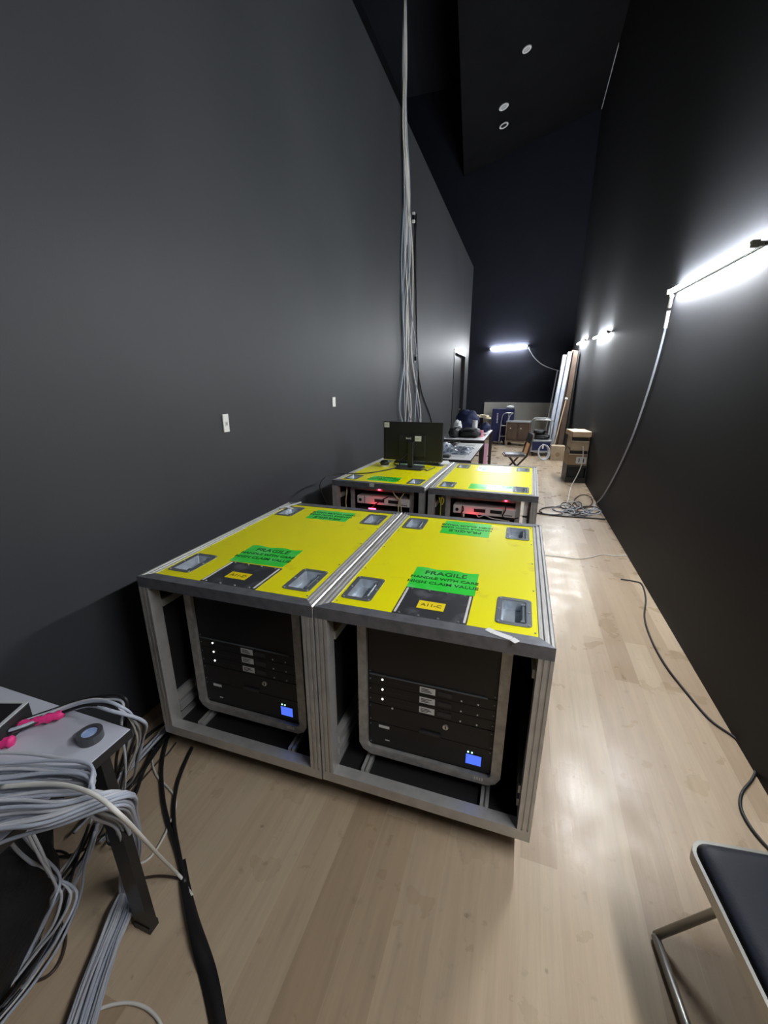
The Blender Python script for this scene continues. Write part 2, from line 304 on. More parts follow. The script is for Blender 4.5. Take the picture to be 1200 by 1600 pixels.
PATHS = {
 'bundle': [(-1.062,0.336,0.725),(-0.999,0.37,0.725),(-0.927,0.403,0.73),(-0.843,0.427,0.74),(-0.783,0.445,0.73),(-0.922,0.56,0.478),(-0.99,0.6,0.281),(-1.104,0.64,0.023),(-1.052,0.571,0.03),(-1.021,0.5,0.02),(-0.98,0.424,0.02),(-0.929,0.342,0.02),(-0.888,0.281,0.02)],
 'over': [(-1.001,0.383,0.775),(-0.919,0.409,0.785),(-0.845,0.421,0.795),(-0.761,0.421,0.8),(-0.708,0.426,0.76),(-0.79,0.506,0.56),(-0.921,0.63,0.25),(-0.971,0.7,0.06),(-0.949,0.709,0.008),(-0.891,0.684,0.006)],
 'strap': [(-1.004,0.758,0.004),(-0.933,0.7,0.004),(-0.855,0.643,0.004),(-0.781,0.593,0.004),(-0.712,0.549,0.004),(-0.649,0.503,0.004),(-0.577,0.444,0.004)],
 'strand_a': [(-1.478,1.168,0.009),(-1.401,1.062,0.009),(-1.33,0.986,0.009),(-1.229,0.9,0.009),(-1.14,0.837,0.009),(-1.03,0.768,0.009),(-0.939,0.704,0.009)],
 'strand_b': [(-1.319,1.151,0.009),(-1.291,1.082,0.009),(-1.247,0.992,0.009),(-1.19,0.913,0.009),(-1.121,0.844,0.009),(-1.046,0.785,0.009),(-0.948,0.711,0.009)],
 'white_loop': [(-1.49,1.19,0.06),(-1.514,1.154,0.03),(-1.499,1.105,0.006),(-1.434,1.037,0.006),(-1.358,0.989,0.006),(-1.272,0.962,0.006),(-1.211,0.938,0.006),(-1.167,0.896,0.006),(-1.147,0.85,0.006),(-1.13,0.806,0.006),(-1.119,0.763,0.006),(-1.119,0.725,0.006),(-1.135,0.702,0.006)],
 'thin_brown': [(-1.414,1.153,0.006),(-1.401,1.09,0.006),(-1.409,1.056,0.006),(-1.402,0.965,0.006),(-1.396,0.881,0.006)],
 'dark_short': [(-1.09,0.671,0.006),(-1.048,0.692,0.006),(-0.998,0.706,0.006),(-0.949,0.711,0.006)],
 'white_arc': [(-0.978,0.326,0.006),(-0.96,0.371,0.006),(-0.925,0.406,0.006),(-0.874,0.431,0.006),(-0.82,0.439,0.006),(-0.773,0.433,0.006),(-0.73,0.415,0.006)],
 'table_run': [(-1.278,0.498,0.71),(-1.223,0.541,0.712),(-1.197,0.59,0.715),(-1.159,0.634,0.72),(-1.092,0.663,0.735),(-1.023,0.67,0.735),(-0.989,0.673,0.68),(-1.041,0.7,0.536),(-1.12,0.72,0.383),(-1.272,0.783,0.15),(-1.316,0.762,0.03),(-1.31,0.704,0.015)],
 'to_case': [(-1.444,0.783,0.015),(-1.432,0.87,0.015),(-1.451,0.962,0.015),(-1.475,1.067,0.015),(-1.49,1.165,0.015),(-1.472,1.254,0.015)],
 'under_coil': [(-1.19,0.636,0.25),(-1.245,0.618,0.12),(-1.266,0.569,0.05),(-1.245,0.506,0.03),(-1.2,0.439,0.03),(-1.171,0.369,0.03),(-1.16,0.302,0.03),(-1.165,0.237,0.03)],
 'under_coil2': [(-1.123,0.429,0.55),(-1.157,0.46,0.4),(-1.165,0.491,0.25),(-1.135,0.482,0.2),(-1.135,0.448,0.15),(-1.157,0.409,0.1),(-1.179,0.365,0.06),(-1.213,0.303,0.03)],
 'under_loop': [(-1.46,0.594,0.006),(-1.476,0.625,0.006),(-1.439,0.644,0.006),(-1.385,0.64,0.006),(-1.328,0.612,0.006),(-1.326,0.577,0.006),(-1.371,0.566,0.006)],
 'under_dark': [(-1.458,0.606,0.02),(-1.381,0.64,0.02),(-1.32,0.671,0.05),(-1.241,0.673,0.15),(-1.101,0.63,0.35)],
 'floor_loop': [(-1.229,0.499,0.006),(-1.174,0.476,0.006),(-1.137,0.435,0.006),(-1.136,0.4,0.006),(-1.173,0.373,0.006),(-1.22,0.362,0.006)],
 'wall_cord': [(0.913,3.746,0.006),(1.01,3.739,0.006),(1.062,3.693,0.006),(1.03,3.426,0.006),(0.949,3.099,0.006),(0.922,2.799,0.006),(0.931,2.526,0.006),(0.973,2.285,0.006),(1.016,2.11,0.006),(1.081,2.019,0.006),(1.098,1.948,0.006),(1.093,1.849,0.006),(1.057,1.781,0.006),(0.987,1.693,0.006),(0.952,1.619,0.006),(0.948,1.551,0.006),(0.962,1.489,0.006),(0.989,1.435,0.006)],
 'lamp_cord': [(1.03,4.237,2.307),(1.05,4.334,2.237),(1.071,4.435,2.051),(1.071,4.543,1.74),(1.071,4.734,1.391),(1.071,4.975,1.052),(1.071,5.421,0.624),(1.063,5.919,0.227),(1.068,6.359,0.006),(0.979,5.99,0.006),(0.87,5.796,0.006),(0.755,5.82,0.006)],
 'thin_white': [(0.227,4.072,0.006),(0.359,4.116,0.006),(0.505,4.114,0.006),(0.621,4.12,0.006),(0.745,4.211,0.006),(0.857,4.317,0.006),(0.96,4.317,0.006),(1.08,4.357,0.006)],
 'black_strip': [(0.188,5.606,0.004),(0.347,5.568,0.004),(0.579,5.557,0.004),(0.807,5.576,0.004),(1.073,5.58,0.004)],
 'pile0': [(0.758,5.748,0.005),(0.699,5.742,0.005),(0.661,5.78,0.005),(0.644,5.848,0.005),(0.674,5.934,0.005),(0.718,6.004,0.005),(0.784,6.043,0.005),(0.846,6.036,0.005),(0.867,5.98,0.005),(0.882,5.908,0.005),(0.833,5.822,0.005),(0.787,5.764,0.005),(0.725,5.74,0.005)],
 'pile1': [(0.889,5.737,0.011),(0.825,5.657,0.011),(0.752,5.623,0.011),(0.687,5.644,0.011),(0.663,5.718,0.011),(0.658,5.817,0.011),(0.717,5.927,0.011),(0.781,5.999,0.011),(0.856,6.018,0.011),(0.923,5.979,0.011),(0.922,5.883,0.011),(0.92,5.783,0.011),(0.848,5.684,0.011)],
 'pile2': [(0.794,5.774,0.017),(0.773,5.862,0.017),(0.802,5.975,0.017),(0.859,6.076,0.017),(0.944,6.137,0.017),(1.024,6.136,0.017),(1.058,6.07,0.017),(1.078,5.974,0.017),(1.02,5.857,0.017),(0.964,5.775,0.017),(0.882,5.734,0.017),(0.807,5.748,0.017),(0.789,5.824,0.017)],
 'pile3': [(0.997,5.741,0.023),(0.937,5.701,0.023),(0.882,5.697,0.023),(0.84,5.729,0.023),(0.841,5.793,0.023),(0.857,5.863,0.023),(0.917,5.928,0.023),(0.978,5.96,0.023),(1.026,5.95,0.023),(1.067,5.909,0.023),(1.046,5.835,0.023),(1.025,5.769,0.023),(0.96,5.713,0.023)],
 'pile4': [(0.721,5.906,0.005),(0.67,5.823,0.005),(0.601,5.772,0.005),(0.531,5.767,0.005),(0.491,5.814,0.005),(0.466,5.891,0.005),(0.505,5.991,0.005),(0.554,6.068,0.005),(0.631,6.11,0.005),(0.704,6.099,0.005),(0.725,6.033,0.005),(0.744,5.95,0.005),(0.687,5.853,0.005)],
 'pile5': [(0.324,5.613,0.011),(0.292,5.697,0.011),(0.32,5.809,0.011),(0.384,5.909,0.011),(0.486,5.971,0.011),(0.585,5.974,0.011),(0.631,5.91,0.011),(0.663,5.818,0.011),(0.599,5.702,0.011),(0.535,5.62,0.011),(0.437,5.577,0.011),(0.342,5.587,0.011),(0.314,5.662,0.011)],
 'pile6': [(1.045,6.644,0.017),(1.036,6.441,0.017),(0.988,6.238,0.017),(0.928,6.096,0.017),(0.861,6.044,0.017),(0.804,6.094,0.017),(0.792,6.242,0.017),(0.791,6.441,0.017),(0.855,6.652,0.017),(0.918,6.79,0.017),(0.989,6.815,0.017),(1.045,6.719,0.017),(1.034,6.527,0.017)],
 'pile7': [(0.788,6.298,0.023),(0.83,6.247,0.023),(0.839,6.146,0.023),(0.826,6.031,0.023),(0.778,5.931,0.023),(0.727,5.878,0.023),(0.679,5.882,0.023),(0.637,5.941,0.023),(0.643,6.049,0.023),(0.653,6.161,0.023),(0.711,6.26,0.023),(0.766,6.301,0.023),(0.81,6.274,0.023)],
 'pile8': [(1.028,6.074,0.005),(1.063,6.06,0.005),(1.077,6.009,0.005),(1.075,5.94,0.005),(1.044,5.869,0.005),(1.009,5.822,0.005),(0.97,5.807,0.005),(0.936,5.829,0.005),(0.934,5.887,0.005),(0.934,5.956,0.005),(0.974,6.027,0.005),(1.01,6.067,0.005),(1.047,6.07,0.005)],
 'pile9': [(0.738,5.676,0.011),(0.7,5.668,0.011),(0.673,5.689,0.011),(0.659,5.73,0.011),(0.675,5.785,0.011),(0.7,5.832,0.011),(0.742,5.861,0.011),(0.781,5.861,0.011),(0.798,5.83,0.011),(0.811,5.785,0.011),(0.783,5.728,0.011),(0.757,5.689,0.011),(0.716,5.668,0.011)],
 'pile10': [(0.722,5.706,0.017),(0.75,5.774,0.017),(0.797,5.823,0.017),(0.845,5.837,0.017),(0.877,5.811,0.017),(0.897,5.757,0.017),(0.875,5.685,0.017),(0.848,5.626,0.017),(0.798,5.587,0.017),(0.751,5.583,0.017),(0.73,5.619,0.017),(0.71,5.675,0.017),(0.742,5.749,0.017)],
 'pile11': [(0.628,5.599,0.023),(0.591,5.614,0.023),(0.574,5.663,0.023),(0.573,5.73,0.023),(0.604,5.8,0.023),(0.642,5.846,0.023),(0.686,5.856,0.023),(0.724,5.83,0.023),(0.727,5.769,0.023),(0.726,5.703,0.023),(0.685,5.638,0.023),(0.647,5.604,0.023),(0.609,5.604,0.023)],
 'pile12': [(0.906,5.703,0.005),(0.867,5.679,0.005),(0.834,5.684,0.005),(0.81,5.714,0.005),(0.816,5.764,0.005),(0.831,5.815,0.005),(0.871,5.857,0.005),(0.911,5.873,0.005),(0.938,5.858,0.005),(0.961,5.822,0.005),(0.942,5.767,0.005),(0.925,5.721,0.005),(0.883,5.686,0.005)],
 'pile13': [(0.842,6.088,0.011),(0.81,6.024,0.011),(0.778,6.006,0.011),(0.752,6.038,0.011),(0.747,6.115,0.011),(0.75,6.211,0.011),(0.78,6.304,0.011),(0.811,6.359,0.011),(0.843,6.362,0.011),(0.869,6.312,0.011),(0.863,6.221,0.011),(0.857,6.126,0.011),(0.822,6.045,0.011)],
 'pile14': [(0.649,5.909,0.017),(0.613,5.901,0.017),(0.588,5.944,0.017),(0.576,6.023,0.017),(0.592,6.122,0.017),(0.616,6.205,0.017),(0.656,6.251,0.017),(0.694,6.243,0.017),(0.709,6.181,0.017),(0.72,6.094,0.017),(0.692,5.996,0.017),(0.667,5.928,0.017),(0.628,5.899,0.017)],
 'box_cord': [(0.968,7.72,0.647),(0.989,7.72,0.485),(0.979,7.7,0.312),(0.933,7.66,0.161),(0.864,7.576,0.006),(0.777,7.021,0.006),(0.716,6.502,0.006),(0.651,6.114,0.006)],
 'hang0': [(-1.685,5.729,5.724),(-1.685,5.747,5.128),(-1.685,5.763,4.54),(-1.685,5.825,3.921),(-1.685,5.74,3.2),(-1.685,5.807,2.619),(-1.685,5.922,1.986),(-1.685,5.974,1.288),(-1.685,6.072,0.813)],
 'hang1': [(-1.673,5.695,5.699),(-1.673,5.666,5.08),(-1.673,5.718,4.518),(-1.673,5.796,3.909),(-1.673,5.82,3.22),(-1.673,5.779,2.613),(-1.673,5.889,1.984),(-1.673,5.676,1.303),(-1.673,6.216,0.796)],
 'hang2': [(-1.661,5.662,5.675),(-1.661,5.67,5.081),(-1.661,5.656,4.487),(-1.661,5.855,3.929),(-1.661,5.84,3.224),(-1.661,5.989,2.646),(-1.661,6.053,1.994),(-1.661,5.966,1.289),(-1.661,5.928,0.831)],
 'hang3': [(-1.685,5.74,5.731),(-1.685,5.757,5.133),(-1.685,5.745,4.532),(-1.685,5.835,3.925),(-1.685,6.034,3.275),(-1.685,5.883,2.631),(-1.685,5.906,1.986),(-1.685,6.232,1.276),(-1.685,6.045,0.816)],
 'hang4': [(-1.673,5.705,5.706),(-1.673,5.732,5.117),(-1.673,5.765,4.539),(-1.673,6.009,3.986),(-1.673,5.877,3.234),(-1.673,5.999,2.649),(-1.673,5.987,1.99),(-1.673,6.304,1.273),(-1.673,6.126,0.807)],
 'hang5': [(-1.661,5.664,5.676),(-1.661,5.724,5.11),(-1.661,5.75,4.53),(-1.661,5.9,3.945),(-1.661,6.068,3.281),(-1.661,5.917,2.635),(-1.661,5.958,1.988),(-1.661,6.119,1.282),(-1.661,6.6,0.751)],
 'hang6': [(-1.685,5.769,5.75),(-1.685,5.782,5.147),(-1.685,5.866,4.588),(-1.685,5.935,3.961),(-1.685,6.083,3.287),(-1.685,6.038,2.655),(-1.685,6.369,2.013),(-1.685,6.774,1.25),(-1.685,7.022,0.7)],
 'hang7': [(-1.673,5.743,5.731),(-1.673,5.807,5.159),(-1.673,5.801,4.556),(-1.673,5.965,3.97),(-1.673,6.228,3.323),(-1.673,6.276,2.693),(-1.673,6.279,2.007),(-1.673,6.893,1.245),(-1.673,6.831,0.723)],
 'hang8': [(-1.661,5.716,5.71),(-1.661,5.73,5.114),(-1.661,5.82,4.563),(-1.661,6.007,3.984),(-1.661,6.005,3.265),(-1.661,6.163,2.674),(-1.661,6.544,2.023),(-1.661,6.532,1.262),(-1.661,6.421,0.772)],
 'hang_black0': [(-1.685,6.424,3.878),(-1.685,6.433,3.376),(-1.685,6.566,2.74),(-1.685,6.672,2.031),(-1.685,6.979,1.55),(-1.685,7.737,1.089),(-1.685,8.296,0.549)],
 'hang_black1': [(-1.685,6.396,3.793),(-1.685,6.483,3.227),(-1.685,6.582,2.568),(-1.685,6.718,1.977),(-1.685,6.922,1.243),(-1.685,7.074,0.694)],
 'back_lamp_cord': [(-0.102,13.55,2.741),(-0.055,13.57,2.62),(0.107,13.58,2.407),(0.336,13.58,2.227),(0.646,13.58,2.1),(1.0,13.58,2.008)],
 'mon_cord': [(-1.475,2.95,0.669),(-1.475,2.829,0.848),(-1.475,2.925,0.91),(-1.512,3.169,0.886),(-1.419,3.271,0.878),(-1.27,3.35,0.878),(-1.173,3.506,0.878),(-1.11,3.658,0.878),(-1.058,3.78,0.878)],
}
# ------------------------------------------------------------------ the room
XR, XL, YB, YF = 1.083, -1.70, 13.6, -2.6
struct(MB().box(-4.0, 1.5, YF - .2, 14.0, -.1, 0).build('floor', M['floor']))
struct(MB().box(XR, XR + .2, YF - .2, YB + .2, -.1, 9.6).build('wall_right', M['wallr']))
w = MB()
w.box(XL - .16, XL, YF - .2, 10.22, 0, 4.71); w.box(XL - .16, XL, 12.0, 12.72, 0, 4.71); w.box(XL - .16, XL, 10.22, 12.0, 2.43, 4.71)
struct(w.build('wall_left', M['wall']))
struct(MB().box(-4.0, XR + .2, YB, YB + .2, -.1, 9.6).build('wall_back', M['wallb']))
struct(MB().box(-4.2, XR + .2, YF - .2, YF, -.1, 9.6).build('wall_front', M['wall']))
struct(MB().box(-4.2, -4.0, YF - .2, YB + .2, -.1, 9.6).build('wall_upper', M['dark']))
c = MB()
q = [(-2.22, YB), (-1.59, 8.36), (-.86, YF), (1.083, YF), (1.083, YB)]
zc = lambda x: 8.17 + (x - 1.083) * .306
lo = [c.b.verts.new((x, y, zc(x))) for x, y in q]; hi = [c.b.verts.new((x, y, zc(x) + .05)) for x, y in q]
c.b.faces.new(lo[::-1]); c.b.faces.new(hi)
for k in range(5): c.b.faces.new((lo[k], lo[(k + 1) % 5], hi[(k + 1) % 5], hi[k]))
struct(c.build('ceiling', M['ceil']))
struct(MB().box(-4.2, XR + .2, YF - .2, YB + .2, 9.2, 9.4).build('ceiling', M['dark']))
struct(MB().box(XR - .012, XR, 11.5, YB, 8.13, 8.165).build('painted_light_gap', M['ghost']))  # pale strip painted in for the streak of light along the ceiling edge
struct(MB().box(XL - .16, XL - .02, 12.74, 12.86, 0, 4.45).build('trim_2', M['door']))
d = struct(MB().box(XL - .12, XL - .08, 10.22, 12.0, 0, 2.38).build('door_1', M['door']))
f = MB(); f.box(XL - .17, XL + .012, 10.20, 10.26, 0, 2.45); f.box(XL - .17, XL + .012, 11.96, 12.02, 0, 2.45); f.box(XL - .17, XL + .012, 10.26, 11.96, 2.38, 2.45)
f.build('door_frame', M['door_frame'], d)
h = MB(); h.cyl((XL - .08, 11.8, 1.02), (XL - .03, 11.8, 1.02), .010); h.cyl((XL - .035, 11.8, 1.02), (XL - .035, 11.68, 1.02), .010)
h.build('door_handle', M['galv'], d)

# ------------------------------------------------------------------ tube lamps (the room's light)
def lamp(p0, p1, wall_n, label, tube='tube'):
    p0, p1, n = Vector(p0), Vector(p1), Vector(wall_n)
    t = thing('tube_lamp', label, 'lamp', p0, 0, 'tube lamps fixed to the black walls')
    d = (p1 - p0).normalized(); L = (p1 - p0).length; O = Vector((0, 0, 0)); back = -n
    MB().tube([d * .03, d * (L - .03)], .0135, 14).build('lamp_tube', M[tube], t, True)
    m = bar(back * .030 + d * .01, back * .030 + d * (L - .01), .022, .022, n); m.build('housing', M['fixture'], t)
    for a in (0., L - .03):
        bar(d * a, d * (a + .03), .034, .034, n).build('end_cap', M['fixture'], t)
    for a in (.22, L - .25):
        b = MB(); q0 = back * .034 + d * a
        b.box(-.012, .012, -.012, .012, -.012, .012, Matrix.Translation(q0)); b.cyl(q0, back * .05 + d * a, .008, 10); b.build('bracket', M['fixture'], t)
    return t
lx = XR - .05
lamp((lx, 2.885, 2.302), (lx, 4.362, 2.353), (-1, 0, 0), 'nearest lit tube lamp on the right wall, its grey cord hanging to the floor')
lamp((lx, 7.30, 2.385), (lx, 8.78, 2.44), (-1, 0, 0), 'second lit tube lamp along the right wall, above the stacked cartons')
lamp((lx, 10.2, 2.55), (lx, 11.7, 2.60), (-1, 0, 0), 'farthest lit tube lamp on the right wall, above the leaning boards')
lamp((-1.20, YB - .05, 2.69), (-.12, YB - .05, 2.75), (0, -1, 0), 'lit tube lamp on the back wall above the pale board')
lamp((lx, -.15, 2.30), (lx, 1.33, 2.30), (-1, 0, 0), 'tube lamp on the right wall over the padded chair, beyond the top right frame edge', 'tube_dim')

# ------------------------------------------------------------------ downlights and small wall things
def downlight(x, y, r, label, ringonly=False):
    z = zc(x); t = thing('downlight', label, 'ceiling light', (x, y, z), 0, 'round downlights in the dark ceiling')
    m = Matrix.Rotation(-math.atan(.306), 4, 'Y')
    circ = lambda rr: [(rr * math.cos(2 * math.pi * k / 24), rr * math.sin(2 * math.pi * k / 24)) for k in range(24)]
    a = MB().ring(circ(r), circ(r * .68), -.015, -.001)
    for v in a.b.verts: v.co = m @ v.co
    a.build('trim_ring', M['paperwhite'], t)
    a = MB().prism(circ(r * .67), -.006, -.002) if not ringonly else MB().prism(circ(r * .67), -.003, -.0015)
    for v in a.b.verts: v.co = m @ v.co
    a.build('lamp_glass' if not ringonly else 'dark_well', M['ghost'] if not ringonly else M['slot'], t)
downlight(-1.079, 11.52, .105, 'whole white round downlight in the dark ceiling, the middle of three')
downlight(-1.114, 12.20, .105, 'white downlight ring with a dark centre, nearest the back wall', True)
downlight(-.608, 10.22, .085, 'small white downlight high in the ceiling, the topmost of three')
for (y, z, w_, h_, lab, nm) in ((2.088, 1.395, .05, .105, 'white wall plate with a small socket, left of two on the left wall', 'socket'), (3.605, 1.47, .062, .085, 'square white blank plate on the left wall, nearer the monitor', None)):
    t = thing('wall_plate', lab, 'wall plate', (XL, y, z))
    MB().box(0, .008, -w_ / 2, w_ / 2, -h_ / 2, h_ / 2, bev=.002).build('plate', M['paperwhite'], t)
    if nm:
        MB().box(.008, .010, -.012, .012, -.018, .010).build('socket', M['stickergrey'], t)
        MB().box(.010, .0105, -.006, -.003, -.012, .004).box(.010, .0105, .003, .006, -.012, .004).build('socket_slots', M['slot'], t)

# ------------------------------------------------------------------ flight cases
CW, CD, CZ0, CZ1 = .78, 1.18, .102, .876
PW = .045
def rail_x(y_out, z0, z1, sgn, groove=False):
    """horizontal rail along x with mitred ends; y_out = outer y, sgn = inward direction"""
    prof = [(0, z0), (0, z1), (PW, z1), (PW, z0)]
    if groove:
        zm = [z0 + (z1 - z0) * k for k in (.30, .42, .62, .74)]
        prof = [(0, z0), (0, zm[0]), (.003, zm[0]), (.003, zm[1]), (0, zm[1]), (0, zm[2]), (.003, zm[2]), (.003, zm[3]), (0, zm[3]), (0, z1), (PW, z1), (PW, z0)]
    m = MB(); a = [m.b.verts.new((i, y_out + sgn * i, z)) for i, z in prof]; b = [m.b.verts.new((CW - i, y_out + sgn * i, z)) for i, z in prof]; n = len(a)
    for k in range(n): m.b.faces.new((a[k], a[(k + 1) % n], b[(k + 1) % n], b[k]))
    m.b.faces.new(a[::-1]); m.b.faces.new(b); return m
def rail_y(x_out, z0, z1, sgn, top_ribs=False):
    prof = [(0, z0), (0, z1), (PW, z1), (PW, z0)]
    if top_ribs: prof = [(0, z0), (0, z1 - .004), (.004, z1), (.011, z1), (.013, z1 - .006), (.020, z1 - .006), (.022, z1), (.029, z1), (.031, z1 - .006), (.037, z1 - .006), (.039, z1 - .001), (PW, z1 - .001), (PW, z0)]
    m = MB(); a = [m.b.verts.new((x_out + sgn * i, i, z)) for i, z in prof]; b = [m.b.verts.new((x_out + sgn * i, CD - i, z)) for i, z in prof]; n = len(a)
    for k in range(n): m.b.faces.new((a[k], b[k], b[(k + 1) % n], a[(k + 1) % n]))
    m.b.faces.new(a); m.b.faces.new(b[::-1]); return m
def post(x0, y0, sx, sy, z0, z1):
    g = .004; w = PW
    prof = [(0, 0), (.010, 0), (.011, g), (.015, g), (.016, 0), (.028, 0), (.029, g), (.033, g), (.034, 0), (w, 0), (w, .055), (w - .006, .055), (w - .006, .05), (0, .05), (0, .034), (g, .033), (g, .029), (0, .028)]
    loop = [(x0 + sx * a, y0 + sy * b) for a, b in prof]
    return MB().prism(loop, z0, z1)
FLAT = Matrix.Identity(4)
def on_top(u, v, z, rot=0.): return Matrix.Translation((u, v, z)) @ Matrix.Rotation(rot, 4, 'Z')
def on_front(u, y, z): return Matrix.Translation((u, y, z)) @ Matrix.Rotation(R(90), 4, 'X')
HAND = [(.115, .186), (.658, .186), (.115, 1.0), (.658, 1.0)]
def make_case(name, label, loc, rot, tapes, plate_text=None, open_back=False, lid_extra=None):
    t = thing(name, label, 'flight case', (loc[0], loc[1], 0), rot, 'yellow lidded flight cases')
    zt0, zb1 = CZ1 - .045, CZ0 + .045
    rail_x(0, zt0, CZ1, 1).build('top_rail', M['alu_dark'], t); rail_x(CD, zt0, CZ1, -1).build('top_rail', M['alu_dark'], t)
    rail_y(0, zt0, CZ1, 1, True).build('top_rail', M['alu'], t); rail_y(CW, zt0, CZ1, -1, True).build('top_rail', M['alu'], t)
    rail_x(0, CZ0, zb1, 1).build('bottom_rail', M['alu'], t); rail_x(CD, CZ0, zb1, -1).build('bottom_rail', M['alu'], t)
    rail_y(0, CZ0, zb1, 1).build('bottom_rail', M['alu'], t); rail_y(CW, CZ0, zb1, -1).build('bottom_rail', M['alu'], t)
    for (x0, y0, sx, sy) in ((0, 0, 1, 1), (CW, 0, -1, 1), (0, CD, 1, -1), (CW, CD, -1, -1)):
        post(x0, y0, sx, sy, zb1, zt0).build('corner_post', M['alu'], t)
    for x in (.012, CW - .020): MB().box(x, x + .008, .055, CD - .055, zb1, zt0).build('side_panel', M['blackpanel'], t)
    if not open_back: MB().box(.045, CW - .045, CD - .020, CD - .012, zb1, zt0).build('back_panel', M['blackpanel'], t)
    MB().box(.045, CW - .045, .045, CD - .045, .120, .134).build('base_panel', M['blackpanel'], t)
    for x in (.022, CW - .052):
        for z in (.185, .245, .72): MB().box(x, x + .03, .055, CD - .055, z, z + .032).box(x + .010, x + .020, .055, CD - .055, z + .032, z + .034).build('side_rail', M['alu'], t)
    for x in (.145, CW - .175):
        MB().box(x, x + .012, .046, CD - .046, .134, .158).box(x + .018, x + .030, .046, CD - .046, .134, .158).box(x, x + .03, .046, CD - .046, .134, .142).build('floor_rail', M['alu'], t)
    # lid with four recessed handles
    hs = [(u - .042, u + .042, v - .076, v + .076) for u, v in HAND]
    MB().holes((PW, CW - PW), (PW, CD - PW), CZ1 - .016, CZ1 - .004, hs).build('lid_panel', M['yellow'], t)
    for u, v in HAND:
        zf = CZ1 - .004
        hd = MB().ring(rrect(.115, .184, .016, u, v), rrect(.080, .148, .008, u, v), zf, zf + .0025).build('handle_flange', M['zincdark'], t)
        o1, i1 = rrect(.0815, .1495, .008, u, v), rrect(.066, .132, .008, u, v)
        n = len(o1); s = MB(); a = [s.b.verts.new((x, y, zf + .002)) for x, y in o1]; b = [s.b.verts.new((x, y, zf - .032)) for x, y in i1]
        for k in range(n): s.b.faces.new((a[(k + 1) % n], a[k], b[k], b[(k + 1) % n]))
        s.b.faces.new(b); s.build('handle_dish', M['zinc'], hd)
        MB().cyl((u + .03, v - .055, zf - .006), (u + .03, v + .055, zf - .006), .005, 10).box(u + .022, u + .036, v - .062, v - .05, zf - .014, zf).box(u + .022, u + .036, v + .05, v + .062, zf - .014, zf).build('grip_bar', M['zincdark'], hd)
        for (a_, b_) in ((-.048, -.082), (.048, -.082), (-.048, .082), (.048, .082), (-.049, 0), (.049, 0)):
            MB().cyl((u + a_, v + b_, zf + .0025), (u + a_, v + b_, zf + .0045), .0042, 10).build('screw', M['screw'], hd)
    for v in (.07, .36, .62, .86, 1.11):
        for u in (.056, CW - .056): MB().cyl((u, v, CZ1 - .004), (u, v, CZ1 - .003), .0035, 8).build('rivet', M['zincdark'], t)
    zl = CZ1 - .0035
    if plate_text:
        pl = MB().box(.266, .516, .047, .246, CZ1 - .004, zl + .002).build('label_plate', M['plate'], t)
        for x in (.270, .503): MB().box(x, x + .008, .055, .238, zl + .002, zl + .004, bev=.001).build('hinge_strip', M['offwhite'], pl)
        for k in range(4):
            for v in (.056, .237): MB().cyl((.29 + k * .066, v, zl + .002), (.29 + k * .066, v, zl + .004), .0042, 10).build('screw', M['screw'], pl)
        MB().box(.337, .431, .104, .158, zl + .002, zl + .0027).build('name_sticker', M['ylabel'], pl)
        text('handwritten_code', plate_text, .027, M['yink'], pl, on_top(.384, .131, zl + .0029), bold=.0004)
    for k, (cx, cy, w_, h_, ang, matk, lines, clip) in enumerate(tapes):
        s = MB(); n = 12; top = []; bot = []
        for i in range(n + 1):
            x = -w_ / 2 + w_ * i / n
            top.append((x, h_ / 2 + (.006 * math.sin(i * 1.1 + k * 2) if clip else .002 * math.sin(i * 2.1)))); bot.append((x, -h_ / 2 + .0015 * math.sin(i * 1.7 + k)))
        s.prism(bot + top[::-1], 0, .0006)
        mt = on_top(cx, cy, zl - .0004, ang)
        for v in s.b.verts: v.co = mt @ v.co
        tp = s.build('green_tape', M[matk], t)
        for (txt, dy, size) in lines:
            text('tape_print', txt, size, M['greeninkm'], tp, on_top(cx, cy, zl + .0006, ang) @ Matrix.Translation((0, dy, 0)), bold=.0006)
    # shock mounted rack inside
    f = MB(); u0, u1, z0, z1 = .118, .668, .186, .824; wd = .035; v0, v1 = .100, .116; ch = .045
    out = [(u0, z1), (u0, z0 + ch), (u0 + ch * .35, z0 + ch * .35), (u0 + ch, z0), (u1 - ch, z0), (u1 - ch * .35, z0 + ch * .35), (u1, z0 + ch), (u1, z1)]
    inn = [(u0 + wd, z1 - wd), (u0 + wd, z0 + wd + .012), (u0 + wd + .004, z0 + wd + .004), (u0 + wd + .012, z0 + wd), (u1 - wd - .012, z0 + wd), (u1 - wd - .004, z0 + wd + .004), (u1 - wd, z0 + wd + .012), (u1 - wd, z1 - wd)]
    f.ring(out, inn, 0, 1)
    for v in f.b.verts: v.co = Vector((v.co.x, v1 - v.co.z * (v1 - v0), v.co.y))
    f.build('rack_frame', M['rackmetal'], t)
    s = MB(); D1 = 1.02
    s.box(u0 + .004, u0 + .016, v1, D1, z0 + .03, z1 - .004); s.box(u1 - .016, u1 - .004, v1, D1, z0 + .03, z1 - .004); s.box(u0 + .03, u1 - .03, v1, D1, z0 + .004, z0 + .016); s.box(u0 + .016, u1 - .016, v1, D1, z1 - .016, z1 - .004)
    s.box(u0 + .03, u1 - .03, D1 - .01, D1, z0 + .016, z1 - .016)
    s.build('rack_shell', M['blackpanel'], t)
    for (x, y) in ((.160, .20), (CW - .160, .20), (.160, .92), (CW - .160, .92)):
        MB().cyl((x, y, .158), (x, y, .190), .016, 14).build('shock_mount', M['rubber'], t)
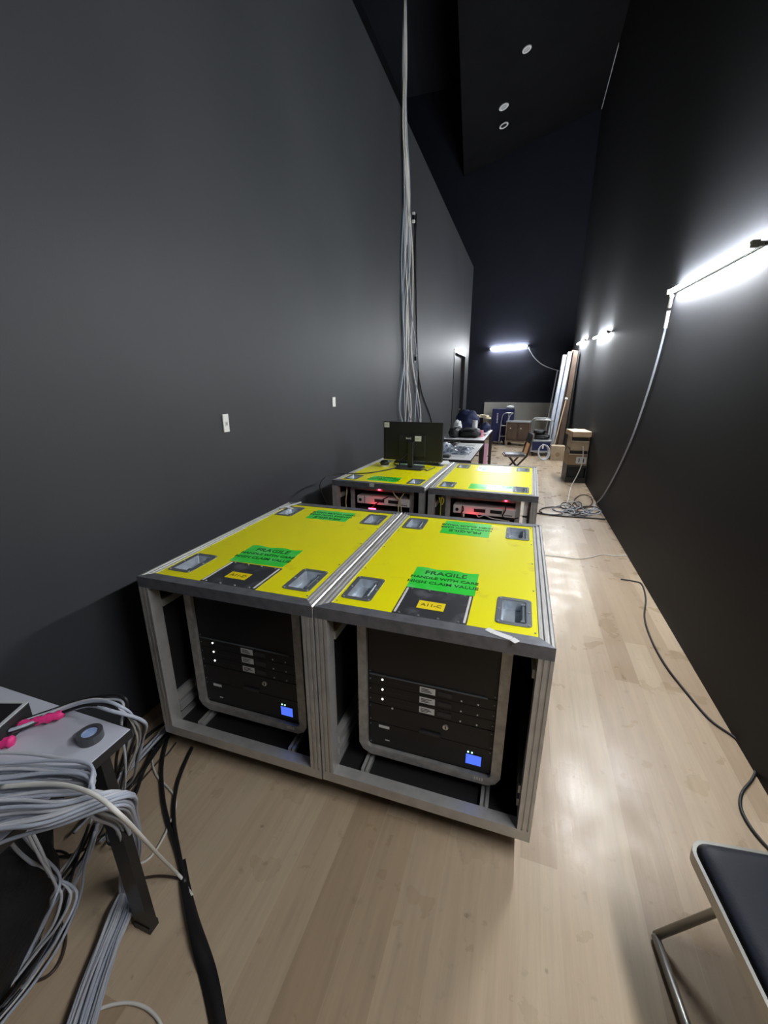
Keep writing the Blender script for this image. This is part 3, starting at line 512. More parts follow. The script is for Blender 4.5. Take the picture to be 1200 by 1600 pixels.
    for (x, y) in ((.12, .16), (CW - .12, .16), (.12, CD - .16), (CW - .12, CD - .16)):
        cw = MB().cyl((x - .013, y, .036), (x + .013, y, .036), .036, 20); cw.build('caster', M['rubber'], t)
        MB().box(x - .022, x - .017, y - .02, y + .02, .025, .10).box(x + .017, x + .022, y - .02, y + .02, .025, .10).box(x - .04, x + .04, y - .04, y + .04, .098, .102).cyl((x - .022, y, .036), (x + .022, y, .036), .006, 8).build('caster_fork', M['galv'], t)
    return t
FR = [('FRAGILE', .052, .046), ('HANDLE WITH CARE', .004, .028), ('HIGH CLAIM VALUE', -.038, .031)]
FR2 = [('FRAGILE', .064, .052), ('HANDLE WITH CARE', .012, .028), ('HIGH CLAIM VALUE', -.030, .029)]
PI = math.pi
CASES = {'L': (-1.4187, 1.1166, .0112), 'R': (-.6333, 1.1284, .0083), 'RL': (-1.452, 3.00, -.030), 'RR': (-.642, 2.965, -.008)}
cL = make_case('flight_case', 'yellow topped flight case at front left, its sticker reading A11-D', CASES['L'][:2], CASES['L'][2],
    [(.372, .352, .262, .190, R(2), 'green', FR, True), (.392, .995, .250, .170, PI, 'green', FR, False)], 'A11-D')
cR = make_case('flight_case', 'yellow topped flight case at front right, its sticker reading A11-C', CASES['R'][:2], CASES['R'][2],
    [(.390, .345, .256, .192, R(1), 'green', FR, True), (.395, 1.00, .250, .215, PI, 'green', FR, False)], 'A11-C')
cRL = make_case('flight_case', 'rear left yellow topped flight case carrying the black monitor', CASES['RL'][:2], CASES['RL'][2],
    [(.385, .200, .250, .170, 0, 'green', FR, False), (.40, .86, .27, .16, PI, 'greenpale', FR, False)])
cRR = make_case('flight_case', 'rear right yellow topped flight case with glare on its worn green tape', CASES['RR'][:2], CASES['RR'][2],
    [(.345, .195, .13, .17, 0, 'green', [], False), (.515, .195, .21, .165, R(-1), 'greenpale', [('FRAGILE', .045, .04), ('HANDLE WITH CARE', .002, .021), ('HIGH CLAIM VALUE', -.035, .022)], False), (.40, .97, .30, .30, PI, 'greenpale', FR2, True)], open_back=True)
# ribbon of white tape peeling off the front right case
s = MB(); pts = [(.58, .042), (.60, .030), (.655, .010), (.672, -.004)]
for i in range(3):
    (a, b), (c_, d_) = pts[i], pts[i + 1]; z = CZ1 + .0005
    s.box(0, math.hypot(c_ - a, d_ - b), -.011, .011, 0, .0012, Matrix.Translation((a, b, z)) @ Matrix.Rotation(math.atan2(d_ - b, c_ - a), 4, 'Z'))
s.build('peeling_tape', M['paperwhite'], cR)
s = MB(); s.prism([(.33, -.001), (.37, -.001), (.355, -.0016), (.345, -.0016)], CZ1 - .03, CZ1 + .001); s.build('tape_scrap', M['stickergrey'], cRL)
# torn white tape on the far left handle of the front left case
s = MB(); z = CZ1 + .002
for (a, b, c_, d_, w_) in ((.03, 1.02, .10, 1.11, .02), (.06, 1.06, .13, 1.0, .022), (.07, 1.10, .10, 1.165, .016)):
    s.box(0, math.hypot(c_ - a, d_ - b), -w_ / 2, w_ / 2, 0, .003, Matrix.Translation((a, b, z)) @ Matrix.Rotation(math.atan2(d_ - b, c_ - a), 4, 'Z') @ Matrix.Rotation(R(-6), 4, 'Y'))
s.build('torn_tape', M['paperwhite'], cL)

# ------------------------------------------------------------------ rack units
def W(case, u, v, z=0.):
    x, y, a = CASES[case]; return (x + u * math.cos(a) - v * math.sin(a), y + u * math.sin(a) + v * math.cos(a), z)
def unit(case, name, label, cat, z0, z1, depth=.35, material='rack_black', group=None, u0=.154, u1=.632, v=.117):
    t = thing(name, label, cat, W(case, 0, v, z0), CASES[case][2], group)
    MB().box(u0, u1, 0, .004, .0008, z1 - z0 - .0008, bev=.0006).build('faceplate', M[material], t)
    MB().box(u0 + .012, u1 - .012, .004, depth, .002, z1 - z0 - .002).build('chassis', M['blackpanel'], t)
    for x in (u0 + .008, u1 - .008):
        for zz in ((.012, z1 - z0 - .012) if z1 - z0 > .06 else ((z1 - z0) / 2,)):
            MB().cyl((x, 0, zz), (x, -.002, zz), .003, 8).build('screw', M['zincdark'], t)
    return t
for case, side in (('L', 'front left'), ('R', 'front right')):
    unit(case, 'blank_rack_unit', 'plain black blank panel across the top of the %s rack' % side, 'rack panel', .5560, .786, .02)
    bp0 = [o for o in bpy.data.objects if o.name.startswith('blank_rack_unit')][-1]
    MB().box(.160, .60, -.006, 0, .0005, .003).build('edge_highlight', M['zincdark'], bp0)  # lighter strip paints the highlight along the panel's lower edge
    for k, pos in enumerate(('topmost', 'middle', 'lowest')):
        z1 = .5555 - k * .0445; z0 = z1 - .0445
        t = unit(case, 'rack_player', 'slim black rack unit with a white sticker, %s of three in the %s case' % (pos, side), 'rack unit', z0, z1, .4, group='slim rack units with white stickers')
        zz = .027
        MB().cyl((.211 if case == 'R' else .222, 0, zz), (.211 if case == 'R' else .222, -.002, zz), .0040, 10).build('led', M['led'], t)
        o = 0 if case == 'R' else .010
        st = MB().box(.356 + o, .414 + o, -.0012, 0, .008, .034).build('sticker', M['sticker' if case == 'R' else 'stickergrey'], t)
        for q in range(3): MB().box(.362 + o, .402 + o - .006 * ((q + k) % 3), -.0018, -.0012, .014 + q * .006, .0165 + q * .006).build('print_line', M['ink'], st)
        for x, zq in ((.510, .004), (.569, .004)):
            MB().cyl((x + o, 0, zq + .006), (x + o, -.0022, zq + .006), .0030, 8).build('indicator', M['sticker'], t)
        MB().box(.425 + o, .475 + o, -.003, 0, .012, .030).build('tray_bezel', M['plate'], t)
        MB().box(.235, .33, -.0012, 0, .020, .0225).build('display_window', M['plate'], t)
    t = unit(case, 'lockable_rack_unit', 'black rack drawer with a round metal lock in the %s case' % side, 'rack drawer', .334, .4205, .4)
    o = 0 if case == 'R' else .012
    MB().cyl((.458 + o, 0, .057), (.458 + o, -.006, .057), .0105, 16).build('drawer_lock', M['screw'], t)
    MB().box(.456 + o, .460 + o, -.0075, -.006, .050, .064).build('key_slot', M['slot'], t)
    MB().box(.36, .44, -.008, 0, .006, .016).build('drawer_pull', M['plate'], t)
    if case == 'R': MB().cyl((.251, 0, .088 - .005), (.251, -.003, .083), .004, 8).build('led_pin', M['sticker'], t)
    t = unit(case, 'power_supply', 'black power supply with a lit blue screen in the %s case' % side, 'power supply', .222, .3335, .5)
    MB().box(.196, .239, -.0012, 0, .090, .102).build('sticker', M['sticker'], t)
    sc = MB().box(.539, .595, -.0012, 0, .027, .071).build('screen', M['blue_lcd'], t)
    MB().box(.533, .601, -.0008, 0, .021, .077).build('screen_bezel', M['slot'], t)
    for x in (.546, .560): MB().cyl((x, 0, .081), (x, -.002, .081), .0034, 8).build('status_led', M['ledgreen'], t)
    MB().box(.222, .240, -.0008, 0, .031, .036).build('badge', M['stickergrey'], t)
    tt = MB()
    for k in range(4): tt.box(.575 + k * .009, .580 + k * .009, -.018, -.0172, -.021, -.010 + .003 * (k % 2))
    tt.build('warning_marks', M['sticker'], t)
for case, side, gcol in (('RL', 'rear left', 'offwhite'), ('RR', 'rear right', 'offwhite')):
    t = thing('network_switch', 'white slim network unit lit pink inside the %s case' % side, 'network unit', W(case, 0, .095, .675), CASES[case][2], 'white network units in the rear cases')
    MB().box(.178, .635, 0, .25, 0, .066, bev=.006).build('housing', M[gcol], t)
    MB().cyl((.208, 0, .030), (.208, -.003, .030), .013, 16).build('round_port', M['slot'], t)
    for x in (.335, .455): MB().box(x, x + .085, -.002, 0, .022, .048).build('port_block', M['slot'], t)
    for k in range(8): MB().box(.560 + k * .007, .565 + k * .007, -.001, 0, .012, .020).build('port', M['slot'], t)
    MB().box(.245, .250, -.001, 0, .0, .066).build('seam_line', M['slot'], t)
    MB().box(.30, .36, -.045, -.037, -.030, -.022).build('red_light', M['ledred'], t)
    s = unit(case, 'patch_bay', 'black patch panel below the white unit in the %s case' % side, 'rack panel', .585, .628, .05)
    for k in range(12): MB().box(.19 + k * .034, .208 + k * .034, -.001, 0, .014, .028).build('port', M['slot'], s)
MB().box(.37, .386, .088, .100, .800, .812).build('red_light', M['ledred'], cRL)
MB().box(.555, .568, .088, .100, .800, .808).build('red_light', M['ledred'], cRR)
st = MB().box(.690, .716, .060, .066, .40, .830).build('hanging_strip', M['paperwhite'], cRR)
MB().box(.686, .720, .057, .069, .700, .712).build('cable_tie', M['slot'], st)
MB().box(.20, .58, 1.10, 1.115, .24, .26).build('added_pink_strip', M['pinkglow'], cRR)  # added, unseen strip that throws a pink glow out of the open back

# ------------------------------------------------------------------ cables inside the rear cases
for k, (pth, m, lab) in enumerate((
    ([W('RL', .50, .06, .825), W('RL', .52, .065, .78), W('RL', .555, .07, .745), W('RL', .57, .07, .70), W('RL', .575, .075, .62)], 'cream_cable', 'cream cable forking left in front of the rear left white unit'),
    ([W('RL', .605, .06, .825), W('RL', .585, .065, .78), W('RL', .56, .062, .745), W('RL', .553, .062, .70), W('RL', .55, .07, .62)], 'cream_cable', 'cream cable forking right in front of the rear left white unit'),
    ([W('RL', .10, .07, .83), W('RL', .095, .075, .76), W('RL', .085, .075, .68), W('RL', .09, .08, .55)], 'cream_cable', 'cream cable hanging beside the left post of the rear left case'),
    ([W('RL', .48, .05, .77), W('RL', .43, .05, .74), W('RL', .36, .055, .69), W('RL', .30, .06, .64)], 'dark_cable', 'black cable slanting across the rear left white unit'),
    ([W('RR', .075, .05, .80), W('RR', .085, .055, .76), W('RR', .10, .055, .745), W('RR', .11, .05, .78), W('RR', .095, .045, .80), W('RR', .09, .05, .74), W('RR', .088, .055, .60)], 'olive_cable', 'yellow green cable looped inside the rear right case'),
    ([W('RR', .255, .07, .74), W('RR', .26, .07, .71), W('RR', .245, .075, .68), W('RR', .24, .08, .60)], 'dark_cable', 'black cable over the left end of the rear right white unit'),
    ([W('RR', .56, .07, .78), W('RR', .565, .068, .74), W('RR', .55, .07, .69), W('RR', .60, .07, .67), W('RR', .66, .07, .69)], 'dark_cable', 'black cable over the right end of the rear right white unit'),
    ([W('RR', .36, .06, .69), W('RR', .38, .055, .672), W('RR', .42, .055, .69), W('RR', .47, .055, .672), W('RR', .53, .06, .665), W('RR', .60, .06, .66)], 'grey_cable2', 'pale cable sagging under the rear right white unit'))):
    cable('patch_cable', pth, .0045, M[m], lab, 'cable')

# ------------------------------------------------------------------ monitor and things on the rear left case
ZT = CZ1 - .003
mon = thing('monitor', 'black monitor seen from behind on the rear left flight case', 'monitor', (-.985, 3.66, ZT + .0005), R(-2))
MB().box(-.285, .290, .10, .135, .062, .42, bev=.006).build('back_shell', M['plastic_black'], mon)
MB().box(-.283, .288, .135, .142, .064, .418).build('screen', M['slot'], mon)
MB().box(-.13, .13, .085, .10, .10, .30, bev=.005).build('rear_bulge', M['plastic_black'], mon)
MB().box(-.025, .025, .04, .075, .012, .24, bev=.004).box(-.03, .03, .06, .09, .19, .25).build('stand_neck', M['plastic_black'], mon)
MB().prism(rrect(.25, .19, .03, 0, .05), 0, .012).build('stand_base', M['plastic_black'], mon)
text('maker_mark', 'BenQ', .022, M['sticker'], mon, on_front(-.030, .0845, .272), bold=.0006)
s1 = MB().box(-.276, -.226, .0985, .10, .366, .412).build('sticker', M['sticker'], mon); MB().box(-.266, -.240, .0975, .0985, .385, .395).build('sticker_print', M['stickergrey'], s1)
s2 = MB().box(.030, .092, .0835, .085, .248, .296).build('sticker', M['sticker'], mon); MB().box(.042, .074, .0825, .0835, .266, .276).build('sticker_print', M['stickergrey'], s2)
kb = thing('keyboard', 'black keyboard on the rear left case behind the monitor', 'keyboard', (-.985, 4.0, ZT + .0005), R(-2))
MB().box(-.22, .24, -.075, .075, 0, .022, bev=.003).build('key_tray', M['plastic_black'], kb)
k_ = MB()
for i in range(18):
    for j in range(5): k_.box(-.21 + i * .0245, -.19 + i * .0245, -.068 + j * .027, -.046 + j * .027, .022, .030)
k_.build('keys', M['plate'], kb)
pk = thing('round_speaker', 'small round black speaker by the left foot of the monitor', 'speaker', (-1.245, 3.74, ZT + .0005))
lump(.042, .042, .030, 3, .85, .02).build('speaker_body', M['plastic_black'], pk, True)
MB().ring([(.044 * math.cos(a / 16 * 2 * PI), .044 * math.sin(a / 16 * 2 * PI)) for a in range(16)], [(.036 * math.cos(a / 16 * 2 * PI), .036 * math.sin(a / 16 * 2 * PI)) for a in range(16)], .0, .012).build('base_ring', M['sticker'], pk)
cable('black_cable', PATHS['mon_cord'], .005, M['dark_cable'], 'black cord crossing the rear left case to the monitor base', 'cable')
cable('black_cable', [(-.93, 3.735, 1.10), (-.965, 3.72, 1.06), (-1.02, 3.70, 1.0), (-1.07, 3.68, .95), (-1.09, 3.72, .90), (-1.12, 3.78, ZT + .006), (-1.19, 3.86, ZT + .006)], .005, M['dark_cable'], 'black cord dropping from the back of the monitor', 'cable')
cable('black_cable', [(-.86, 3.60, ZT + .006), (-.83, 3.68, ZT + .006), (-.80, 3.62, ZT + .006), (-.775, 3.74, ZT + .006), (-.765, 3.80, ZT + .006)], .004, M['dark_cable'], 'thin black cord squiggling right of the monitor base', 'cable')
for (x, y, a, w_, d_, h_, m, lab) in ((-.735, 4.06, .3, .12, .17, .010, 'paperwhite', 'white leaflet lying on the seam between the rear cases'), (-.80, 4.02, -.2, .10, .10, .016, 'stickergrey', 'grey card box beside the keyboard on the rear left case')):
    o = MB().box(-w_ / 2, w_ / 2, -d_ / 2, d_ / 2, 0, h_).build('leaflet' if m == 'paperwhite' else 'card_box', M[m]); o.location = (x, y, CZ1 + .001); o.rotation_euler.z = a; tag(o, lab, 'paper')

# ------------------------------------------------------------------ cables on the walls
for i in range(9):
    cable('hanging_cable', PATHS['hang%d' % i] + [(-1.66, 6.1, .02)], (.010, .012, .008)[i % 3], M['white_cable' if i in (2, 4, 5, 7) else 'grey_cable'], 'pale grey cable in the bundle hanging down the left wall', 'cable', 'pale cables hanging down the left wall')
for i, lab in enumerate(('black cable swinging out to the right of the pale hanging bundle', 'black cable hanging straight beside the pale wall bundle')):
    p = PATHS['hang_black%d' % i]
    c_ = cable('hanging_cable', p + [(p[-1][0], p[-1][1] + .15, .02)], .011, M['dark_cable'], lab, 'cable')
for z, y in ((3.80, 6.30), (2.02, 6.575)):
    t = thing('cable_clip', 'white clip holding the black cable %s on the left wall' % ('high up' if z > 3 else 'at mid height'), 'clip', (XL, y, z))
    MB().box(.0, .032, -.02, .02, .03, .06).box(.0, .032, -.022, .018, -.06, -.03).build('clip_block', M['sticker'], t)
    MB().box(.0, .03, -.012, .012, -.03, .03).build('clip_body', M['slot'], t)
cable('power_cable', PATHS['lamp_cord'], .009, M['grey_cable'], 'grey cord falling from the nearest tube lamp down the right wall', 'cord')
cn = thing('inline_plug', 'white connector on the cord below the nearest tube lamp', 'connector', (0, 0, 0))
P_ = [Vector(p) for p in PATHS['lamp_cord']]
MB().cyl(P_[0], P_[0].lerp(P_[1], 1.0), .014, 10).build('plug_half', M['paperwhite'], cn)
MB().cyl(P_[1].lerp(P_[2], .12), P_[1].lerp(P_[2], .8), .014, 10).build('plug_half', M['paperwhite'], cn)
MB().cyl(P_[1], P_[1].lerp(P_[2], .12), .0145, 10).build('dark_joint', M['slot'], cn)
cable('power_cable', PATHS['back_lamp_cord'], .011, M['grey_cable2'], 'grey cord looping from the back wall lamp to the right', 'cord')
cable('black_cable', PATHS['wall_cord'], .006, M['dark_cable'], 'long black cord on the floor along the right wall to the padded chair', 'cord')
cable('thin_cable', PATHS['thin_white'], .004, M['white_cable'], 'thin white cable across the floor from the front right case to the wall', 'cable')
o = cable('floor_strip', PATHS['black_strip'], .010, M['dark_cable'], 'straight black cable across the floor in front of the tangled pile', 'cable')
for i in range(15):
    cable('tangled_cable', PATHS['pile%d' % i], .0075, M[('grey_cable', 'dark_cable', 'brown_cable', 'grey_cable2')[i % 4]], 'looped cable in the tangled pile on the floor by the right wall', 'cable', 'tangled cables on the floor by the right wall')
cable('white_cable', PATHS['box_cord'], .008, M['white_cable'], 'white cord running down the front of the carton stack to the floor', 'cord')

# ------------------------------------------------------------------ folding tables
def table(label, x0, x1, y0, y1, z, top, stretch=True):
    t = thing('folding_table', label, 'table', ((x0 + x1) / 2, (y0 + y1) / 2, 0))
    w_, d_ = (x1 - x0) / 2, (y1 - y0) / 2
    MB().box(-w_ + .003, w_ - .003, -d_ + .003, d_ - .003, z - .022, z, bev=.002).build('tabletop', M[top], t)
    MB().ring(rrect(2 * w_, 2 * d_, .004), rrect(2 * w_ - .006, 2 * d_ - .006, .003), z - .026, z - .0015).build('edge_band', M['table_edge'], t)
    MB().box(-w_ + .05, -w_ + .075, -d_ + .1, d_ - .1, z - .07, z - .024).build('side_rail', M['table_steel'], t)
    MB().box(w_ - .075, w_ - .05, -d_ + .1, d_ - .1, z - .07, z - .024).build('side_rail', M['table_steel'], t)
    for sy in (-1, 1):
        MB().box(-w_ + .03, w_ - .03, sy * (d_ - .10) - .012, sy * (d_ - .10) + .012, z - .075, z - .024).build('leg_beam', M['table_steel'], t)
        for sx in (-1, 1): bar((sx * (w_ - .03), sy * (d_ - .085), z - .026), (sx * (w_ - .022), sy * (d_ - .07), .012), .062, .026, Vector((1, 0, 0))).box(sx * (w_ - .022) - .031, sx * (w_ - .022) + .031, sy * (d_ - .07) - .016, sy * (d_ - .07) + .016, 0, .025).build('leg', M['table_steel'], t)
        if stretch: MB().box(-w_ + .05, w_ - .05, sy * (d_ - .078) - .009, sy * (d_ - .078) + .009, .20, .22).build('stretcher', M['table_steel'], t)
    return t
table('grey topped folding table at the left edge carrying cables and tape', -1.655, -.949, -1.15, .650, .700, 'table_grey', False)
table('white folding table behind the monitor covered with crumpled plastic', -1.32, -.62, 5.36, 7.10, .70, 'white_top')
table('farther white folding table holding black bags and a navy cloth', -1.36, -.62, 7.12, 9.0, .75, 'white_top')

# things on the near table
dv = thing('small_screen', 'black device with pale bezel on the grey table at the left edge', 'device', (-1.30, .515, .7005), R(18))
MB().box(-.08, .08, -.05, .05, 0, .060, bev=.004).build('body', M['plastic_black'], dv)
MB().ring(rrect(.16, .10, .006), rrect(.142, .082, .004), .060, .063).build('bezel', M['bright_frame'], dv)
MB().box(-.07, .07, -.04, .04, .060, .0615).build('screen_glass', M['slot'], dv)
MB().box(.08, .0815, -.03, .02, .022, .038).build('vent_slot', M['slot'], dv)
tr = thing('tape_roll', 'small roll of dark tape with a pale blue core on the grey table', 'tape', (-1.022, .588, .7005))
circ = lambda rr, n=32: [(rr * math.cos(2 * PI * k / n), rr * math.sin(2 * PI * k / n)) for k in range(n)]
MB().ring(circ(.030), circ(.0195), 0, .023).build('tape_winding', M['taperoll'], tr, False)
MB().prism(circ(.019), .0, .020).build('core', M['tapecore'], tr)
rn = random.Random(11)
mats = ['grey_cable', 'dark_cable', 'grey_cable2', 'dark_cable', 'grey_cable', 'grey_cable2', 'dark_cable', 'grey_cable', 'white_cable', 'dark_cable']
def vary(path, amps, rn, zmin=None, low=0., wob=.33):
    n = len(path); out = []
    a, b, c_ = rn.uniform(-1, 1), rn.uniform(-1, 1), rn.uniform(-1, 1); ph = rn.uniform(0, 6)
    for i, p in enumerate(path):
        s_ = amps[i] if isinstance(amps, (list, tuple)) else amps
        d = Vector(path[min(i + 1, n - 1)]) - Vector(path[max(i - 1, 0)]); d.normalize()
        h_ = d.cross(Vector((0, 0, 1))); h_ = h_.normalized() if h_.length > .2 else Vector((1, 0, 0)); v_ = h_.cross(d).normalized()
        q = Vector(p) + h_ * s_ * (a + wob * math.sin(i * .9 + ph)) + v_ * s_ * .45 * (b + wob * math.sin(i * 1.3 + ph * 2) + 1 * low)
        if zmin: q.z = max(q.z, zmin(q) if callable(zmin) else zmin)
        out.append(q)
    return out
tz = lambda q: .706 if (q.x < -.945 and q.y < .655 and q.z > .55) else .006
for i in range(10):
    cable('draped_cable', vary(PATHS['table_run'], [.035, .03, .022, .02, .018, .022, .03, .05, .06, .06, .08, .08], rn, tz, .3), (.0042, .0050, .0036)[i % 3], M[mats[i]], 'cable lying over the far corner of the grey table and dropping behind it', 'cable', 'cables over the far corner of the grey table', floor=True)
for i, (pa, lab) in enumerate((([(-1.262, .524, .722), (-1.226, .545, .722), (-1.185, .578, .724), (-1.150, .612, .724)], 'longer pink tape flag wrapped on the cables beside the small screen'), ([(-1.262, .47, .708), (-1.222, .495, .712), (-1.195, .51, .712)], 'short pink tape flag at the left end of the table cables'))):
    t_ = MB().tube(spline(pa, 4), [(.008, .013, .009, .014, .010, .013)[q % 6] + (.003 if i else 0) for q in range(len(spline(pa, 4)))], 8)
    o = t_.build('pink_flag', M['pink'], None, True); tag(o, lab, 'tape')
# thick grey bundle over the near table edge
amps = [.098, .092, .08, .062, .040, .026, .026, .028, .030, .030, .032, .034]
bp_ = PATHS['bundle']
for i in range(38):
    a_ = (amps + [.034] * 5)[:len(bp_)]
    cable('network_cable', vary(bp_, a_, rn, tz, .5, .10), .0039, M[('grey_cable', 'grey_cable', 'grey_cable2')[i % 3]], 'grey blue cable in the thick bundle over the edge of the grey table', 'cable', 'grey cables of the thick bundle', sub=5, seg=7)
cable('network_cable', PATHS['over'], .0050, M['white_cable'], 'pale cable leaving the thick bundle and reaching the black strap', 'cable')
# cables from table to the case
for i in range(9):
    cable('floor_cable', vary(PATHS['to_case'], [.09, .085, .07, .055, .04, .04], rn, None, .5), (.006, .0075, .005)[i % 3], M[mats[(i * 3) % 10]], 'cable on the floor running from under the grey table to the front left case', 'cable', 'cables on the floor left of the front left case')
# strap and strands
s = MB(); sp = spline(PATHS['strap'], 6); n = len(sp); L0 = []
for i, p in enumerate(sp):
    d = (sp[min(i + 1, n - 1)] - sp[max(i - 1, 0)]).normalized(); h_ = d.cross(Vector((0, 0, 1))).normalized()
    tw = .5 * math.sin(i / n * 5.0); wd = .012 + .010 * min(1, i / n * 2)
    off = h_ * wd * math.cos(tw) + Vector((0, 0, 1)) * wd * math.sin(tw); base = Vector((p.x, p.y, .004 + abs(wd * math.sin(tw))))
    L0.append([s.b.verts.new(base - off), s.b.verts.new(base + off), s.b.verts.new(base + off + Vector((0, 0, .003))), s.b.verts.new(base - off + Vector((0, 0, .003)))])
for i in range(n - 1):
    for k in range(4): s.b.faces.new((L0[i][k], L0[i][(k + 1) % 4], L0[i + 1][(k + 1) % 4], L0[i + 1][k]))
s.b.faces.new(L0[0]); s.b.faces.new(L0[-1][::-1])
tag(s.build('black_strap', M['dark_cable'], None, True, weld=False), 'flat black strap on the floor running to the bottom frame edge', 'strap')
cable('black_cable', PATHS['strand_a'], .0085, M['dark_cable'], 'left of the two black cables coming from under the front left case', 'cable')
cable('black_cable', PATHS['strand_b'], .0075, M['dark_cable'], 'right of the two black cables coming from under the front left case', 'cable')
cable('thin_cable', PATHS['white_loop'], .0042, M['white_cable'], 'thin white cable curling from the corner of the front left case', 'cable')
cable('thin_cable', PATHS['thin_brown'], .0032, M['brown_cable'], 'thin brown cable on the floor left of the front left case', 'cable')
cable('thin_cable', PATHS['dark_short'], .0042, M['brown_cable'], 'short dark cable between the table leg and the black strap', 'cable')
cable('thin_cable', PATHS['white_arc'], .0045, M['white_cable'], 'cream cable arching on the floor at the bottom frame edge', 'cable')
for i in range(9):
    cable('coiled_cable', vary(PATHS['under_coil'], [.03, .04, .045, .05, .05, .05, .05, .05], rn, None, .6), .0042, M[('grey_cable2', 'grey_cable', 'dark_cable')[i % 3]], 'grey cable curving forward over the floor under the grey table', 'cable', 'curved cables under the grey table')
for i in range(5):
    cable('coiled_cable', vary(PATHS['under_coil2'], [.04, .04, .03, .03, .04, .045, .05, .05], rn, None, .2), .0040, M[('grey_cable2', 'grey_cable')[i % 2]], 'cable bent round the black bag under the grey table', 'cable', 'cables bent round the black bag')
cable('thin_cable', PATHS['under_loop'], .0042, M['dark_cable'], 'small black cable loop on the floor under the grey table', 'cable')
cable('thin_cable', PATHS['under_dark'], .0042, M['dark_cable'], 'black cable rising from the floor under the table corner', 'cable')
cable('thin_cable', PATHS['floor_loop'], .0042, M['brown_cable'], 'dark cable curving on the floor below the black bag', 'cable')
bg = thing('black_bag', 'black bag slumped on the floor under the grey table', 'bag', (-1.345, .33, 0), R(15))
lump(.19, .24, .225, 5, .7, .12).build('bag_body', M['bagblack'], bg, True)
cable('bag_handle', [(-.06, .05, .37), (-.05, .06, .43), (.02, .05, .45), (.07, .04, .42), (.08, .03, .36)], .011, M['bagblack'], parent=bg)

# ------------------------------------------------------------------ folding chairs
def chair(label, loc, rot, seatmat, backmat, tubemat='chrome', tr_=.0115):
    t = thing('folding_chair', label, 'chair', (loc[0], loc[1], 0), rot)
    S = .19
    m = MB(); m.prism(rrect(.388, .388, .045), .412, .444); m.build('seat_pan', M['chrome'], t)
    b = MB(); lp = rrect(.372, .372, .04); lp2 = rrect(.35, .35, .035); lp3 = rrect(.30, .30, .03)
    vs = [[b.b.verts.new((x, y, z)) for x, y in l] for l, z in ((lp, .444), (lp2, .455), (lp3, .460))]
    for q in range(2):
        for k in range(len(lp)): b.b.faces.new((vs[q][k], vs[q][(k + 1) % len(lp)], vs[q + 1][(k + 1) % len(lp)], vs[q + 1][k]))
    b.b.faces.new(vs[2]); b.b.faces.new(vs[0][::-1]); b.build('seat_cushion', M[seatmat], t, True)
    for sx in (-1, 1):
        x = sx * .212
        MB().tube([(x, -.185, .012), (x, .18, .44), (x, .262, .80)], tr_, 10).build('front_leg', M[tubemat], t, True)
        MB().tube([(x * .92, .215, .012), (x * .92, -.10, .405)], tr_, 10).build('rear_leg', M[tubemat], t, True)
    MB().tube([(-.212, -.185, .0125), (.212, -.185, .0125)], .0125, 10).build('front_foot_bar', M['chrome'], t, True)
    MB().tube([(-.195, .215, .0125), (.195, .215, .0125)], .0125, 10).build('rear_foot_bar', M['chrome'], t, True)
    s = MB(); s.box(-.215, .215, -.011, .011, -.085, .085, Matrix.Translation((0, .243, .73)) @ Matrix.Rotation(R(-12), 4, 'X'), bev=.008); s.build('backrest', M[backmat], t, True)
    return t
chair('padded navy folding chair at the lower right frame edge', (.728, .857), R(-82.5), 'vinyl', 'vinyl')
chair('grey folding chair standing beyond the rear right flight case', (-.13, 7.85), R(-80), 'chair_grey', 'chair_grey', 'brownsteel', .016)

# ------------------------------------------------------------------ gear on the white tables
def wrap(x, y, z, w_, d_, h_, seed):
    rnd = random.Random(seed); N = 22; s = MB(); g = []
    ph = [rnd.uniform(0, 6) for _ in range(6)]
    for i in range(N + 1):
        row = []
        for j in range(N + 1):
            u, v = i / N, j / N; e = min(1, 6 * min(u, 1 - u, v, 1 - v))
            hh = h_ * e * (.55 + .22 * math.sin(9 * u + ph[0] + 3 * math.sin(5 * v + ph[1])) + .16 * math.sin(17 * v + ph[2] + 4 * u) + .12 * rnd.random())
            row.append(s.b.verts.new((x + (u - .5) * w_, y + (v - .5) * d_, z + .001 + max(hh, 0))))
        g.append(row)
    for i in range(N):
        for j in range(N): s.b.faces.new((g[i][j], g[i + 1][j], g[i + 1][j + 1], g[i][j + 1]))
    edge = [g[i][0] for i in range(N + 1)] + [g[N][j] for j in range(1, N + 1)] + [g[i][N] for i in range(N - 1, -1, -1)] + [g[0][j] for j in range(N - 1, 0, -1)]
    s.b.faces.new(edge[::-1]); return s
tag(wrap(-.93, 6.12, .70, .46, .72, .07, 3).build('plastic_wrap', M['wrap']), 'crumpled clear plastic sheet on the nearer white table', 'plastic')
tag(wrap(-1.17, 6.25, .70, .26, .6, .10, 8).build('plastic_wrap', M['wrap']), 'heaped clear plastic behind the right edge of the monitor', 'plastic')
for k, (x, y, w_, d_, h_, m, lab) in enumerate(((-1.00, 5.50, .18, .12, .035, 'plastic_black', 'black box at the near edge of the nearer white table'), (-.83, 5.62, .24, .10, .012, 'stickergrey', 'grey cable tray at the near corner of the nearer white table'), (-.80, 6.82, .16, .16, .01, 'paperwhite', 'white sheet at the far end of the nearer white table'))):
    o = MB().box(-w_ / 2, w_ / 2, -d_ / 2, d_ / 2, 0, h_, bev=.003).build('black_box' if k == 0 else ('flat_tray' if k == 1 else 'paper_sheet'), M[m]); o.location = (x, y, .7005); tag(o, lab, 'box' if k == 0 else 'tray' if k == 1 else 'paper')
